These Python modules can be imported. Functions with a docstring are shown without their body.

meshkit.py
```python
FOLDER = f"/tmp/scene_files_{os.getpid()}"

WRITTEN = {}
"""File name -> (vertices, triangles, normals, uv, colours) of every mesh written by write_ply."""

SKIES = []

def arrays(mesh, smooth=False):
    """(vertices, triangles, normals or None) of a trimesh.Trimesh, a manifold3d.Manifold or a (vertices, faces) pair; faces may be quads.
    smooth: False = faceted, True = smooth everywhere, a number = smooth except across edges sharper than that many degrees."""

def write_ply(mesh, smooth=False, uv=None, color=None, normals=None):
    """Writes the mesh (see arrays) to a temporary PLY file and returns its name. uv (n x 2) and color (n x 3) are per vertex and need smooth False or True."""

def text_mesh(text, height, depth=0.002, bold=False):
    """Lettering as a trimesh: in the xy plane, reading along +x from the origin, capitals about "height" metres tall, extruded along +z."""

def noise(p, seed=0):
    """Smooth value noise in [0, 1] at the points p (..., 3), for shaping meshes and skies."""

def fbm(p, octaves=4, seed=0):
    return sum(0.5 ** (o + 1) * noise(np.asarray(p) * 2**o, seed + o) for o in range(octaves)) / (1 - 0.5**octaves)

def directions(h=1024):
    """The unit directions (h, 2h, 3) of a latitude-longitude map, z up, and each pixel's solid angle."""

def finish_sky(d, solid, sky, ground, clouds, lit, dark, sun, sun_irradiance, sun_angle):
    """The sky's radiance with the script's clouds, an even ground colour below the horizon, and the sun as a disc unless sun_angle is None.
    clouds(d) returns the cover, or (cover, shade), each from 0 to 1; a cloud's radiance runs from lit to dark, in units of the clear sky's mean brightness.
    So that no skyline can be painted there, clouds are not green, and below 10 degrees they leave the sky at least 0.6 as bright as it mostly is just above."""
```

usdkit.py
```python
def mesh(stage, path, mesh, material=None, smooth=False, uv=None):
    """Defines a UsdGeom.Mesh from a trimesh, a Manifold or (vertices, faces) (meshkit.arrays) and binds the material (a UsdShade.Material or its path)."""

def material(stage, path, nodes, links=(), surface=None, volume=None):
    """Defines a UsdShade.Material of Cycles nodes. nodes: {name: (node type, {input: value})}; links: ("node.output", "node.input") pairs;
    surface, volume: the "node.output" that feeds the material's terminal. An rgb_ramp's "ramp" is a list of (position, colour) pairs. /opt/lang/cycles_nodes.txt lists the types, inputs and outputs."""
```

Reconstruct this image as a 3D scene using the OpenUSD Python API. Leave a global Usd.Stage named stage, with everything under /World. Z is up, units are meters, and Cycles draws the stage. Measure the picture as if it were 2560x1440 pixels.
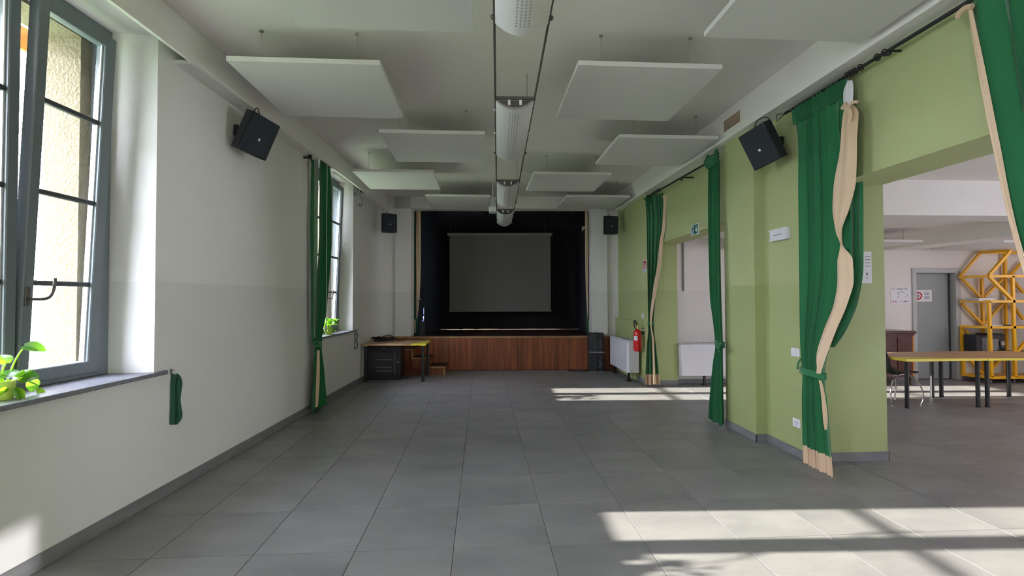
import math, random
import numpy as np, trimesh, manifold3d as m3
import usdkit, meshkit
from pxr import Usd, UsdGeom, UsdLux, UsdShade, Sdf, Gf, Vt

PI = math.pi
stage = Usd.Stage.CreateInMemory()
UsdGeom.SetStageUpAxis(stage, UsdGeom.Tokens.z)
UsdGeom.SetStageMetersPerUnit(stage, 1.0)
stage.SetDefaultPrim(UsdGeom.Xform.Define(stage, '/World').GetPrim())
UsdGeom.Scope.Define(stage, '/World/Looks')

# ------------------------------------------------------------------ camera
CAM = np.array([0.0, 0.0, 1.5433])
YAW, PITCH, ROLL, FPX = 0.06293, 0.02048, -0.00237, 1208.6
_f = np.array([math.sin(YAW) * math.cos(PITCH), math.cos(YAW) * math.cos(PITCH), math.sin(PITCH)])
_r = np.array([math.cos(YAW), -math.sin(YAW), 0.0])
_u = np.cross(_r, _f)
_c, _s = math.cos(ROLL), math.sin(ROLL)
_r, _u = _c * _r + _s * _u, -_s * _r + _c * _u
cam = UsdGeom.Camera.Define(stage, '/World/camera')
cam.AddTransformOp().Set(Gf.Matrix4d(*_r, 0, *_u, 0, *(-_f), 0, *CAM, 1))
cam.CreateHorizontalApertureAttr(36.0)
cam.CreateFocalLengthAttr(FPX / 2560 * 36)
cam.CreateClippingRangeAttr(Gf.Vec2f(0.05, 10000))
cam.CreateExposureAttr(-0.1)

# the left wall and the stage are turned by A against the floor tiles: (d, u, z) = (off the left wall, along it, up)
A = math.atan(0.049)
NV, UV, LO = np.array([math.cos(A), -math.sin(A), 0]), np.array([math.sin(A), math.cos(A), 0]), np.array([-2.67, 0, 0])
AD = -math.degrees(A)
def lw(d, u, z=0.0):
    return LO + d * NV + u * UV + np.array([0, 0, z])

# ------------------------------------------------------------------ light
SKY = 10.0
dome = UsdLux.DomeLight.Define(stage, '/World/sky')
dome.CreateIntensityAttr(SKY)
dome.CreateColorAttr(Gf.Vec3f(0.82, 0.84, 1.0))
SUN_EL, SUN_SLOPE = math.atan(0.299), -0.042
sun = UsdLux.DistantLight.Define(stage, '/World/sun')
_t = np.array([math.cos(SUN_EL), SUN_SLOPE * math.cos(SUN_EL), -math.sin(SUN_EL)]); _t /= np.linalg.norm(_t)
def aim(direction):                                   # a matrix whose -z looks along direction
    d = np.asarray(direction, float) / np.linalg.norm(direction)
    r = np.cross(d, [0, 0, 1.0]); r /= np.linalg.norm(r)
    return r, np.cross(r, d), -d
def place(prim, direction, at=(0, 0, 0)):
    r, u, b = aim(direction)
    UsdGeom.Xformable(prim).AddTransformOp().Set(Gf.Matrix4d(*r, 0, *u, 0, *b, 0, *map(float, at), 1))
place(sun, _t)
sun.CreateIntensityAttr(9.6)
sun.CreateAngleAttr(0.53)
sun.CreateNormalizeAttr(True)
sun.CreateColorAttr(Gf.Vec3f(1.0, 0.92, 0.80))
def unseen_area_light(name, at, direction, w, h, power, color=(0.86, 0.81, 1.0)):   # area light out of view, placed to brighten what it faces
    l = UsdLux.RectLight.Define(stage, '/World/' + name)
    place(l, direction, at)
    l.CreateWidthAttr(w); l.CreateHeightAttr(h); l.CreateIntensityAttr(power); l.CreateColorAttr(Gf.Vec3f(*color))
unseen_area_light('daylight_left_wall', lw(-0.45, -0.9, 2.25), NV, 1.3, 2.4, 26.0)  # out of view beside the camera, placed to light the hall
unseen_area_light('daylight_left_wall_back', lw(-0.45, -3.6, 2.25), NV, 1.3, 2.4, 26.0)  # out of view further back, placed to light the hall
unseen_area_light('daylight_side_room', (10.45, 6.2, 1.9), (-1, 0, 0), 2.6, 1.6, 2.6, (1.0, 0.90, 0.98))  # out of view, placed to light the side room from the right
unseen_area_light('daylight_side_room_front', (10.45, 1.6, 1.7), (-1, 0, 0), 3.2, 2.0, 4.5, (1.0, 0.90, 0.98))  # out of view, lights the side room and the hall through the opening

glint_light = UsdLux.SphereLight.Define(stage, '/World/sun_glint')         # unseen light, stands in for reflected sun on the lower left wall
glint_light.AddTranslateOp().Set(Gf.Vec3d(30.55, -0.534, 4.88)); glint_light.CreateRadiusAttr(0.09); glint_light.CreateIntensityAttr(130000.0); glint_light.CreateColorAttr(Gf.Vec3f(1.0, 0.97, 0.98))
unseen_area_light('daylight_backstage', lw(2.6, 13.55, 2.2), -UV, 3.0, 2.4, 6.0, (1.0, 0.8, 0.62))  # unseen behind the backdrop, lights the stage floor along the gap

# ------------------------------------------------------------------ naming
_used = {}
def numbered(parent, name):
    n = _used.get((parent, name), -1) + 1
    _used[(parent, name)] = n
    return f'{parent}/{name}' + (f'_{n:03d}' if n else '')
def tag(p, label=None, cat=None, group=None, kind=None):
    for k, v in (('label', label), ('category', cat), ('group', group), ('kind', kind)):
        if v:
            p.SetCustomDataByKey(k, v)
    return p
def P(o):
    return o if isinstance(o, str) else str(o.GetPath())
def thing(name, label=None, cat=None, loc=(0, 0, 0), rotz=0.0, group=None, kind=None):
    x = UsdGeom.Xform.Define(stage, numbered('/World', name))
    x.AddTranslateOp().Set(Gf.Vec3d(*map(float, loc))); x.AddRotateZOp().Set(float(rotz))
    return tag(x.GetPrim(), label, cat, group, kind)
def obj(parent, name, mesh, mat, smooth=30, label=None, kind=None):
    path = numbered(P(parent), name)
    if isinstance(mesh, list):
        mesh = join(mesh)
    return tag(usdkit.mesh(stage, path, mesh, MAT[mat], smooth=smooth).GetPrim(), label, kind=kind)
def struct(name, loc=(0, 0, 0), rotz=0.0):
    return thing(name, loc=loc, rotz=rotz, kind='structure')
def copy(src, loc, rotz, label, group=None):
    was = src.GetCustomData()
    r = thing(src.GetName().rstrip('0123456789').rstrip('_'), label, was['category'], loc, rotz, group or was.get('group'))
    r.GetReferences().AddInternalReference(src.GetPath()); r.SetInstanceable(True)
    return r

# ------------------------------------------------------------------ shapes
def join(ms):
    out = []
    for m in ms:
        if hasattr(m, 'to_mesh'):
            q = m.to_mesh(); m = trimesh.Trimesh(q.vert_properties[:, :3], q.tri_verts, process=False)
        out.append(m)
    return trimesh.util.concatenate(out) if len(out) > 1 else out[0]
def box(x0, x1, y0, y1, z0, z1, b=0.0):
    x0, x1 = sorted((x0, x1)); y0, y1 = sorted((y0, y1)); z0, z1 = sorted((z0, z1))
    if not b:
        m = trimesh.creation.box([x1 - x0, y1 - y0, z1 - z0]); m.apply_translation([(x0 + x1) / 2, (y0 + y1) / 2, (z0 + z1) / 2]); return m
    b = min(b, (x1 - x0) * .49, (y1 - y0) * .49, (z1 - z0) * .49)
    pts = []
    for X, sx in ((x0, 1), (x1, -1)):
        for Y, sy in ((y0, 1), (y1, -1)):
            for Z, sz in ((z0, 1), (z1, -1)):
                pts += [(X, Y + sy * b, Z + sz * b), (X + sx * b, Y, Z + sz * b), (X + sx * b, Y + sy * b, Z)]
    return trimesh.convex.convex_hull(np.array(pts))
def mbox(x0, x1, y0, y1, z0, z1):
    return m3.Manifold.cube([x1 - x0, y1 - y0, z1 - z0]).translate([x0, y0, z0])
def prism(poly, z0, z1):
    cs = m3.CrossSection([[tuple(p) for p in poly]], m3.FillRule.NonZero)
    return m3.Manifold.extrude(cs, z1 - z0).translate([0, 0, z0])
def tube(pts, r, n=8, closed=False, cap=True):
    pts = np.array(pts, float); k = len(pts)
    rr = np.broadcast_to(np.asarray(r, float), (k,))
    t = np.gradient(pts, axis=0) if not closed else np.roll(pts, -1, 0) - np.roll(pts, 1, 0)
    t /= np.linalg.norm(t, axis=1, keepdims=True)
    a = np.array([0, 0, 1.0]) if abs(t[0][2]) < .9 else np.array([1.0, 0, 0])
    u = np.cross(t[0], a); u /= np.linalg.norm(u)
    V = []
    for i in range(k):
        u = u - t[i] * (u @ t[i]); u /= np.linalg.norm(u); w = np.cross(t[i], u)
        for j in range(n):
            q = 2 * PI * j / n
            V.append(pts[i] + rr[i] * (math.cos(q) * u + math.sin(q) * w))
    F = []
    for i in range(k if closed else k - 1):
        for j in range(n):
            a0, a1, b0, b1 = i * n + j, i * n + (j + 1) % n, ((i + 1) % k) * n + j, ((i + 1) % k) * n + (j + 1) % n
            F += [(a0, a1, b1), (a0, b1, b0)]
    if cap and not closed:
        V += [pts[0], pts[-1]]; c0, c1 = len(V) - 2, len(V) - 1
        for j in range(n):
            F += [(c0, (j + 1) % n, j), (c1, (k - 1) * n + j, (k - 1) * n + (j + 1) % n)]
    return trimesh.Trimesh(np.array(V), np.array(F), process=False)
def smoothed(pts, k=6):
    from scipy.interpolate import CubicSpline
    pts = np.array(pts, float); s = np.r_[0, np.cumsum(np.linalg.norm(np.diff(pts, axis=0), axis=1))]
    return CubicSpline(s, pts)(np.linspace(0, s[-1], (len(pts) - 1) * k + 1))
def rod(a, b, r, n=10):
    return tube([a, b], r, n)
def lathe(profile, n=24, axis=(0, 0)):
    prof = np.array(profile, float); V, F = [], []
    for r, z in prof:
        for j in range(n):
            V.append((axis[0] + r * math.cos(2 * PI * j / n), axis[1] + r * math.sin(2 * PI * j / n), z))
    for i in range(len(prof) - 1):
        for j in range(n):
            a0, a1, b0, b1 = i * n + j, i * n + (j + 1) % n, (i + 1) * n + j, (i + 1) * n + (j + 1) % n
            F += [(a0, a1, b1), (a0, b1, b0)]
    return trimesh.Trimesh(np.array(V), np.array(F), process=False)
def beam(a, b, w, h, up=(0, 0, 1)):                      # a square bar from a to b
    a, b = np.array(a, float), np.array(b, float); t = (b - a) / np.linalg.norm(b - a)
    s = np.cross(t, up)
    if np.linalg.norm(s) < 1e-3: s = np.cross(t, (0, 1, 0))
    s /= np.linalg.norm(s); v = np.cross(s, t)
    pts = [q + sx * s * w / 2 + sv * v * h / 2 for q in (a, b) for sx in (-1, 1) for sv in (-1, 1)]
    return trimesh.convex.convex_hull(np.array(pts))
def grid(fn, ns, nt, s0=0, s1=1, t0=0, t1=1):
    S, T = np.meshgrid(np.linspace(s0, s1, ns), np.linspace(t0, t1, nt), indexing='ij')
    V = np.array([fn(s, t) for s, t in zip(S.ravel(), T.ravel())])
    i, j = np.meshgrid(np.arange(ns - 1), np.arange(nt - 1), indexing='ij'); a = (i * nt + j).ravel()
    F = np.vstack([np.stack([a, a + nt, a + nt + 1], 1), np.stack([a, a + nt + 1, a + 1], 1)])
    return trimesh.Trimesh(V, F, process=False)
def spun(m, M3, at=(0, 0, 0)):
    T = np.eye(4); T[:3, :3] = M3; T[:3, 3] = at; m = m.copy(); m.apply_transform(T); return m
def moved(m, x=0, y=0, z=0):
    m = m.copy(); m.apply_translation([x, y, z]); return m
def rotated(m, ang, axis, at=(0, 0, 0)):
    m = m.copy(); m.apply_transform(trimesh.transformations.rotation_matrix(ang, axis, at)); return m
def disc(r, th, n=20):
    return trimesh.creation.cylinder(radius=r, height=th, sections=n)

# ------------------------------------------------------------------ materials
MAT = {}
def lin(r, g, b):
    return tuple(((c / 255) / 12.92 if c <= 10 else ((c / 255 + .055) / 1.055) ** 2.4) for c in (r, g, b))
def mat(name, color, rough=0.5, metal=0.0, spec=0.5, var=None, vscale=(3, 3, 3), detail=4, bump=None, tone=0.0, emit=None, coat=0.0, sheen=0.0, space='pos'):
    """color (linear); var: second colour mixed in by noise; bump: (scale, distance); tone: random lightness per object."""
    n = {'p': ('principled_bsdf', {'base_color': color, 'roughness': rough, 'metallic': metal, 'specular_ior_level': spec, 'coat_weight': coat, 'sheen_weight': sheen})}
    L = []
    if emit:
        n['p'][1].update(emission_color=emit[0], emission_strength=emit[1])
    if var or bump or tone:
        n['g'] = ('geometry', {}) if space == 'pos' else ('texture_coordinate', {})
        src = 'g.position' if space == 'pos' else 'g.object'
    if var:
        n['oi'] = ('object_info', {}); n['off'] = ('vector_math', {'math_type': 'scale', 'vector1': (7.3, 3.1, 5.7)})
        n['add'] = ('vector_math', {'math_type': 'add'}); n['mp'] = ('mapping', {'scale': vscale})
        n['no'] = ('noise_texture', {'scale': 1.0, 'detail': float(detail), 'roughness': 0.6})
        n['rp'] = ('rgb_ramp', {'ramp': [(0.3, color), (0.7, var)]})
        L += [(src, 'mp.vector'), ('mp.vector', 'add.vector1'), ('oi.random', 'off.scale'), ('off.vector', 'add.vector2'), ('add.vector', 'no.vector'), ('no.fac', 'rp.fac')]
        out = 'rp.color'
        if tone:
            n['mr'] = ('map_range', {'from_min': 0.0, 'from_max': 1.0, 'to_min': 1 - tone, 'to_max': 1 + tone})
            n['hs'] = ('hsv', {}); L += [('oi.random', 'mr.value'), ('mr.result', 'hs.value'), (out, 'hs.color')]; out = 'hs.color'
        L.append((out, 'p.base_color'))
    if bump:
        n['bn'] = ('noise_texture', {'scale': float(bump[0]), 'detail': 3.0}); n['bu'] = ('bump', {'strength': 0.6, 'distance': float(bump[1])})
        L += [(src, 'bn.vector'), ('bn.fac', 'bu.height'), ('bu.normal', 'p.normal')]
    MAT[name] = usdkit.material(stage, '/World/Looks/' + name, n, L, surface='p.BSDF')
def dado(name, upper, lower, split=1.675, bump=(90, 0.002)):
    n = {'g': ('geometry', {}), 'x': ('separate_xyz', {}), 'lt': ('math', {'math_type': 'less_than', 'value2': split}),
         'm': ('mix_color', {'a': upper, 'b': lower}), 'r': ('map_range', {'to_min': 0.75, 'to_max': 0.42}),
         'p': ('principled_bsdf', {}), 'bn': ('noise_texture', {'scale': float(bump[0]), 'detail': 2.0}), 'bu': ('bump', {'strength': 0.35, 'distance': bump[1]})}
    L = [('g.position', 'x.vector'), ('x.z', 'lt.value1'), ('lt.value', 'm.fac'), ('m.result', 'p.base_color'), ('lt.value', 'r.value'), ('r.result', 'p.roughness'),
         ('g.position', 'bn.vector'), ('bn.fac', 'bu.height'), ('bu.normal', 'p.normal')]
    MAT[name] = usdkit.material(stage, '/World/Looks/' + name, n, L, surface='p.BSDF')
dado('white_wall', (.86, .84, .83), (.78, .77, .755))
dado('green_wall', lin(174, 183, 130), lin(163, 174, 118))
dado('side_wall', (.78, .74, .70), (.72, .69, .655), 1.66)
mat('plaster', (.86, .84, .82), .9, bump=(60, .002))
mat('ceiling_paint', (.86, .82, .79), .95)
mat('panel_white', (.76, .745, .735), .85, bump=(300, .0006))
mat('panel_edge', (.62, .61, .60), .85)
mat('skirting', lin(128, 128, 130), .5, var=lin(112, 112, 115), vscale=(5, 5, 20))
mat('tile', lin(142, 141, 141), .38, spec=.45, var=lin(120, 120, 122), vscale=(1.6, 3.2, 1), detail=7, bump=(26, .0012), tone=.06)
mat('grout', lin(70, 70, 70), .9)
mat('sill_stone', lin(132, 133, 142), .45, var=lin(112, 114, 124), vscale=(30, 30, 30), bump=(60, .0006))
mat('frame_grey', lin(110, 118, 126), .45)
mat('frame_dark', lin(60, 64, 68), .5)
mat('yellow_stucco', (.235, .195, .130), .95, var=(.20, .165, .105), vscale=(20, 20, 20), bump=(45, .02))
mat('orange_wood', lin(214, 138, 70), .6, var=lin(180, 104, 46), vscale=(4, 30, 30))
mat('white_plastic', (.78, .78, .80), .35)
mat('white_metal', lin(222, 222, 228), .3, coat=.2)
mat('grey_plastic', lin(120, 120, 122), .5)
mat('black_metal', (.012, .012, .014), .4)
mat('black_plastic', (.018, .021, .027), .5)
mat('black_cloth', (.010, .0115, .016), .95, sheen=.1)
mat('navy_paint', (.016, .021, .034), .9)
mat('speaker_cloth', (.020, .026, .036), .8, bump=(700, .0006))
mat('grille', (.016, .018, .020), .55, bump=(500, .0015))
mat('chrome', (.75, .74, .72), .12, metal=1.0)
mat('steel', (.50, .50, .50), .35, metal=1.0)
mat('dark_steel', lin(92, 88, 84), .45, metal=.4)
mat('green_cloth', lin(38, 116, 70), .95, var=lin(30, 100, 58), vscale=(2, 2, 1), bump=(420, .0012), sheen=.25)
mat('green_strap', lin(46, 92, 78), .95, bump=(420, .0012))
mat('beige_cloth', lin(220, 196, 166), .95, var=lin(208, 182, 150), vscale=(3, 3, 1), bump=(420, .001))
mat('screen_cloth', (.20, .19, .18), .95)
mat('screen_case', (.26, .25, .25), .6)
mat('plank', lin(150, 84, 48), .5, var=lin(104, 52, 28), vscale=(16, 16, 1.1), detail=6, tone=.22)
mat('dark_wood', lin(58, 38, 28), .45, var=lin(38, 24, 18), vscale=(3, 20, 20))
mat('pale_wood', lin(176, 140, 96), .55, var=lin(152, 116, 76), vscale=(4, 14, 14))
mat('table_wood', lin(196, 160, 122), .42, var=lin(164, 122, 84), vscale=(2.5, 16, 16), detail=6)
mat('yellow_paint', lin(222, 206, 58), .45)
mat('shelf_yellow', lin(240, 180, 26), .42)
mat('plywood', lin(196, 158, 104), .6, var=lin(172, 132, 80), vscale=(3, 24, 24))
mat('plywood_patch', lin(178, 156, 136), .8, var=lin(150, 128, 110), vscale=(14, 14, 30))
mat('cabinet_wood', lin(92, 44, 32), .35, var=lin(58, 26, 20), vscale=(14, 14, 2), coat=.2)
mat('door_grey', lin(142, 148, 148), .5)
mat('door_frame_grey', lin(176, 178, 176), .5)
mat('red_paint', lin(200, 24, 30), .25, coat=.4)
mat('brass', (.65, .48, .2), .3, metal=1.0)
mat('rubber', (.015, .015, .015), .7)
mat('paper', (.76, .77, .80), .7)
mat('ink_grey', (.20, .20, .23), .8)
mat('ink_red', lin(180, 40, 40), .7)
mat('sign_green', lin(20, 96, 84), .5)
mat('sign_red', lin(190, 30, 50), .5)
mat('sign_white', (.85, .88, .88), .5)
mat('label_blue', lin(150, 180, 200), .5)
mat('yellow_tag', lin(214, 176, 60), .6)
mat('lamp_white', (.80, .80, .80), .4)
mat('perforation', (.34, .33, .32), .8)
mat('cone_grey', (.045, .047, .05), .6)
mat('pot_green', lin(206, 222, 120), .4)
mat('soil', (.03, .02, .015), 1.0)
mat('hill_far_hazy', lin(150, 176, 206), 1.0, var=lin(132, 160, 190), vscale=(.01, .01, .01))  # distance haze painted into the blue of the far hills
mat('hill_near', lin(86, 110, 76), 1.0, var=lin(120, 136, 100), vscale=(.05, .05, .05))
mat('foliage', lin(70, 100, 56), .8, var=lin(110, 136, 80), vscale=(3, 3, 3))
mat('bark', lin(80, 62, 48), .9)
mat('led_blue', (.1, .1, .6), .5, emit=((.25, .28, 1.0), 5.0))
def glass():
    n = {'lw': ('layer_weight', {'blend': .5}), 'pw': ('math', {'math_type': 'power', 'value2': 4.0}), 'ml': ('math', {'math_type': 'multiply_add', 'value2': .5, 'value3': .035}),
         't': ('transparent_bsdf', {'color': (.97, .985, .98)}), 'g': ('glossy_bsdf', {'color': (.9, .9, .9), 'roughness': .02}), 'm': ('mix_closure', {})}
    MAT['pane_glass'] = usdkit.material(stage, '/World/Looks/pane_glass', n, [('lw.facing', 'pw.value1'), ('pw.value', 'ml.value1'), ('ml.value', 'm.fac'), ('t.BSDF', 'm.closure1'), ('g.BSDF', 'm.closure2')], surface='m.closure')
glass()
def leaf_material(name, col, trans):
    n = {'p': ('principled_bsdf', {'base_color': col, 'roughness': .35}), 't': ('translucent_bsdf', {'color': trans}), 'm': ('mix_closure', {'fac': .45})}
    MAT[name] = usdkit.material(stage, '/World/Looks/' + name, n, [('p.BSDF', 'm.closure1'), ('t.BSDF', 'm.closure2')], surface='m.closure')
leaf_material('leaf', lin(80, 130, 46), lin(170, 220, 40))
leaf_material('leaf_dark', lin(52, 92, 48), lin(110, 170, 40))
leaf_material('stalk', lin(150, 190, 90), lin(190, 220, 90))

# ================================================================== THE SETTING
CEIL = 3.72
# ---- floor: 60 cm tiles on a grout bed
fl = struct('floor')
obj(fl, 'grout_bed', box(-4.2, 10.7, -5.3, 11.0, -.10, -.003), 'grout', smooth=False)
X0, Y0, G = -0.7732, 4.8336, 0.0016
def tile_mesh(x0, y0, x1, y1):
    b = .0014
    lo = [(x0, y0), (x1, y0), (x1, y1), (x0, y1)]; hi = [(x0 + b, y0 + b), (x1 - b, y0 + b), (x1 - b, y1 - b), (x0 + b, y1 - b)]
    V = [(*p, -.012) for p in lo] + [(*p, -.0016) for p in lo] + [(*p, 0) for p in hi]
    F = []
    for k in (0, 4):
        for j in range(4):
            a, c = k + j, k + (j + 1) % 4
            F += [(a, c, c + 4), (a, c + 4, a + 4)]
    F += [(8, 9, 10), (8, 10, 11)]
    return trimesh.Trimesh(np.array(V, float), np.array(F), process=False)
rest = []
for j in range(-17, 11):
    for k in range(-6, 20):
        g = [G] * 4
        if k == 7: g[0] = .0045                      # the expansion joints, wider than the others
        if k == 6: g[2] = .0045
        if j == 0: g[1] = .0035
        if j == -1: g[3] = .0035
        x0, y0 = X0 + .6 * k, Y0 + .6 * j
        t = tile_mesh(x0 + g[0], y0 + g[1], x0 + .6 - g[2], y0 + .6 - g[3])
        cx, cy = x0 + .3, y0 + .3
        seen = (-3.0 < cx < 3.1 and 1.9 < cy < 10.6) or (3.1 <= cx < 9.8 and 2.6 < cy < 8.6 and cy > .80 * cx and (cy < 1.50 * cx))
        if seen:
            obj(fl, 'tile', t, 'tile', smooth=False)
        else:
            rest.append(t)
obj(fl, 'outer_tiling', rest, 'tile', smooth=False, kind='stuff')

# ---- left wall with two deep window niches in view (and two unseen ones behind the camera, where area lights stand)
WIN = [dict(c=3.115, d=.31, a=2.38, b=3.85, fa=2.42, fb=3.806), dict(c=7.875, d=.22, a=7.02, b=8.63, fa=7.18, fb=8.57),
       dict(c=-0.9, d=.31, a=-1.63, b=-.16, fa=-1.59, fb=-.21), dict(c=-3.6, d=.31, a=-4.33, b=-2.86, fa=-4.29, fb=-2.91)]
SILL, HEAD = 0.955, 3.565
wl = struct('wall_left', LO, AD)
inner, outer = mbox(-.36, 0, -5.2, 10.9, 0, 3.85), mbox(-.64, -.361, -5.2, 10.9, -.6, 4.3)
for w in WIN:
    inner -= prism([(.02, w['a'] - .002), (.02, w['b'] + .002), (-w['d'], w['fb']), (-.37, w['fb']), (-.37, w['fa']), (-w['d'], w['fa'])], SILL, HEAD)
    outer -= mbox(-.70, -.30, w['c'] - .50, w['c'] + .507, 1.0, 3.43)
    if w['d'] > .3:
        outer -= mbox(-w['d'] - .078, -.30, w['fa'], w['fb'], SILL, HEAD)
obj(wl, 'plaster', inner, 'white_wall', smooth=False)
obj(wl, 'outer_stucco', outer, 'yellow_stucco', smooth=False, label='cream yellow rough outer stucco')
obj(struct('baseboard_left', LO, AD), 'strip', box(.0, .012, -5.2, 10.49, .0, .09, .002), 'skirting', smooth=False)

def build_window(w, first):
    c, dd = w['c'], w['d']
    t = struct('window_%d' % first, lw(-dd, c), AD)
    a, b = w['fa'] - c, w['fb'] - c
    z0, z1 = .985, HEAD
    obj(t, 'casing', [box(-.075, 0, a, -.59, z0, z1, .004), box(-.075, 0, .59, b, z0, z1, .004), box(-.075, 0, -.60, .60, z0, 1.03, .004), box(-.075, 0, -.60, .60, 3.45, z1, .004),
                      box(-.08, -.045, -.60, .60, 1.03, 1.06)], 'frame_grey', smooth=False)
    for side, tilt in ((1, math.radians(2.45)), (-1, 0.0)):
        y0, y1 = (.006, .590) if side > 0 else (-.590, -.006)
        g0, g1 = (.076, .500) if side > 0 else (-.500, -.076)
        T = trimesh.transformations.rotation_matrix(tilt, (0, 1, 0), (0, 0, 1.03))
        def put(m):
            m = join(m) if isinstance(m, list) else m.copy(); m.apply_transform(T); return m
        x0, x1 = -.062, .010
        s = obj(t, 'sash', put([box(x0, x1, y0, g0, 1.015, 3.45, .006), box(x0, x1, g1, y1, 1.015, 3.45, .006), box(x0, x1, g0 - .01, g1 + .01, 1.015, 1.10, .006), box(x0, x1, g0 - .01, g1 + .01, 3.365, 3.45, .006)]), 'frame_grey', smooth=False)
        if side < 0:
            obj(s, 'astragal', box(-.074, -.0625, -.036, .034, 1.03, 3.44, .003), 'frame_grey', smooth=False)
        zs = [1.10, 1.645, 2.225, 2.805, 3.365]
        for z in zs[1:4]:
            obj(s, 'muntin', put(box(-.044, -.006, g0 - .003, g1 + .003, z - .016, z + .016, .006)), 'frame_dark', smooth=False)
        for za, zb in zip(zs, zs[1:]):
            obj(s, 'pane', put(box(-.029, -.025, g0, g1, za + .012, zb - .012)), 'pane_glass', smooth=False)
            obj(s, 'glazing_bead', put([box(-.024, -.014, g0, g0 + .009, za, zb), box(-.024, -.014, g1 - .009, g1, za, zb)]), 'white_metal', smooth=False)
        if side > 0:
            obj(s, 'handle', [put(box(.010, .020, .016, .046, 1.50, 1.62, .003)), put(tube(smoothed([(.02, .031, 1.545), (.055, .031, 1.545), (.062, .06, 1.545), (.062, .125, 1.56), (.062, .15, 1.61), (.062, .155, 1.68)], 4), .009))], 'dark_steel', label='curved metal window handle')
    return t
for i, w in enumerate(WIN):
    build_window(w, i + 1)
    sl = struct('trim_sill', lw(-w['d'], w['c']), AD)
    obj(sl, 'slab', box(.0, w['d'] + .035, w['a'] - w['c'] - .10, w['b'] - w['c'] + .105, SILL, SILL + .03, .003) if i == 0 else box(.0, w['d'] + .035, w['a'] - w['c'] - .10, w['b'] - w['c'] + .20, SILL, SILL + .03, .003), 'sill_stone', smooth=False)

# ---- ceiling, dropped edges, beams
ce = struct('ceiling')
obj(ce, 'slab', box(-3.3, 3.9, -5.2, 10.9, CEIL, CEIL + .2), 'ceiling_paint', smooth=False)
t = struct('trim_fascia', LO, AD)
obj(t, 'board', box(.135, .165, -5.0, 10.5, 3.44, CEIL, .002), 'plaster', smooth=False)
for a, b in ((-2.6, -1.9), (.1, 2.2), (4.03, 6.72), (8.94, 10.5)):
    obj(t, 'soffit', box(.001, .135, a, b, 3.44, 3.47), 'plaster', smooth=False)
t = struct('trim_beam')
obj(t, 'casing', box(2.85, 3.06, -5.0, 10.12, 3.385, CEIL, .003), 'plaster', smooth=False)

# ---- green right wall, two wide openings into the side room
wr = struct('wall_right')
g = mbox(3.05, 3.84, 4.38, 5.02, 0, 3.72) + mbox(2.93, 3.84, 5.02, 5.66, 0, 3.72)                                # pier
hd = prism([(-5, -1), (5, -1), (5, 1), (-5, 1)], 0, 1)
g += m3.Manifold.hull_points([(x, y, z) for x, zz in ((3.05, 2.52), (3.84, 2.62)) for y in (1.7, 4.38) for z in (zz, 3.72)])   # header over the near opening
g += m3.Manifold.hull_points([(x, y, z) for x, zz in ((3.05, 2.48), (3.465, 2.49)) for y in (5.66, 8.37) for z in (zz, 3.72)])  # header over the far opening
g += mbox(2.93, 3.465, 8.37, 9.37, 0, 3.72) + mbox(2.955, 3.465, 9.36, 10.9, 0, 3.72) + mbox(2.885, 3.465, 8.9, 10.9, 0, 1.11)
g += mbox(3.05, 3.84, -5.2, 1.7, 0, 3.72)
obj(wr, 'plaster', g, 'green_wall', smooth=False)
b = struct('baseboard_right')
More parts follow.
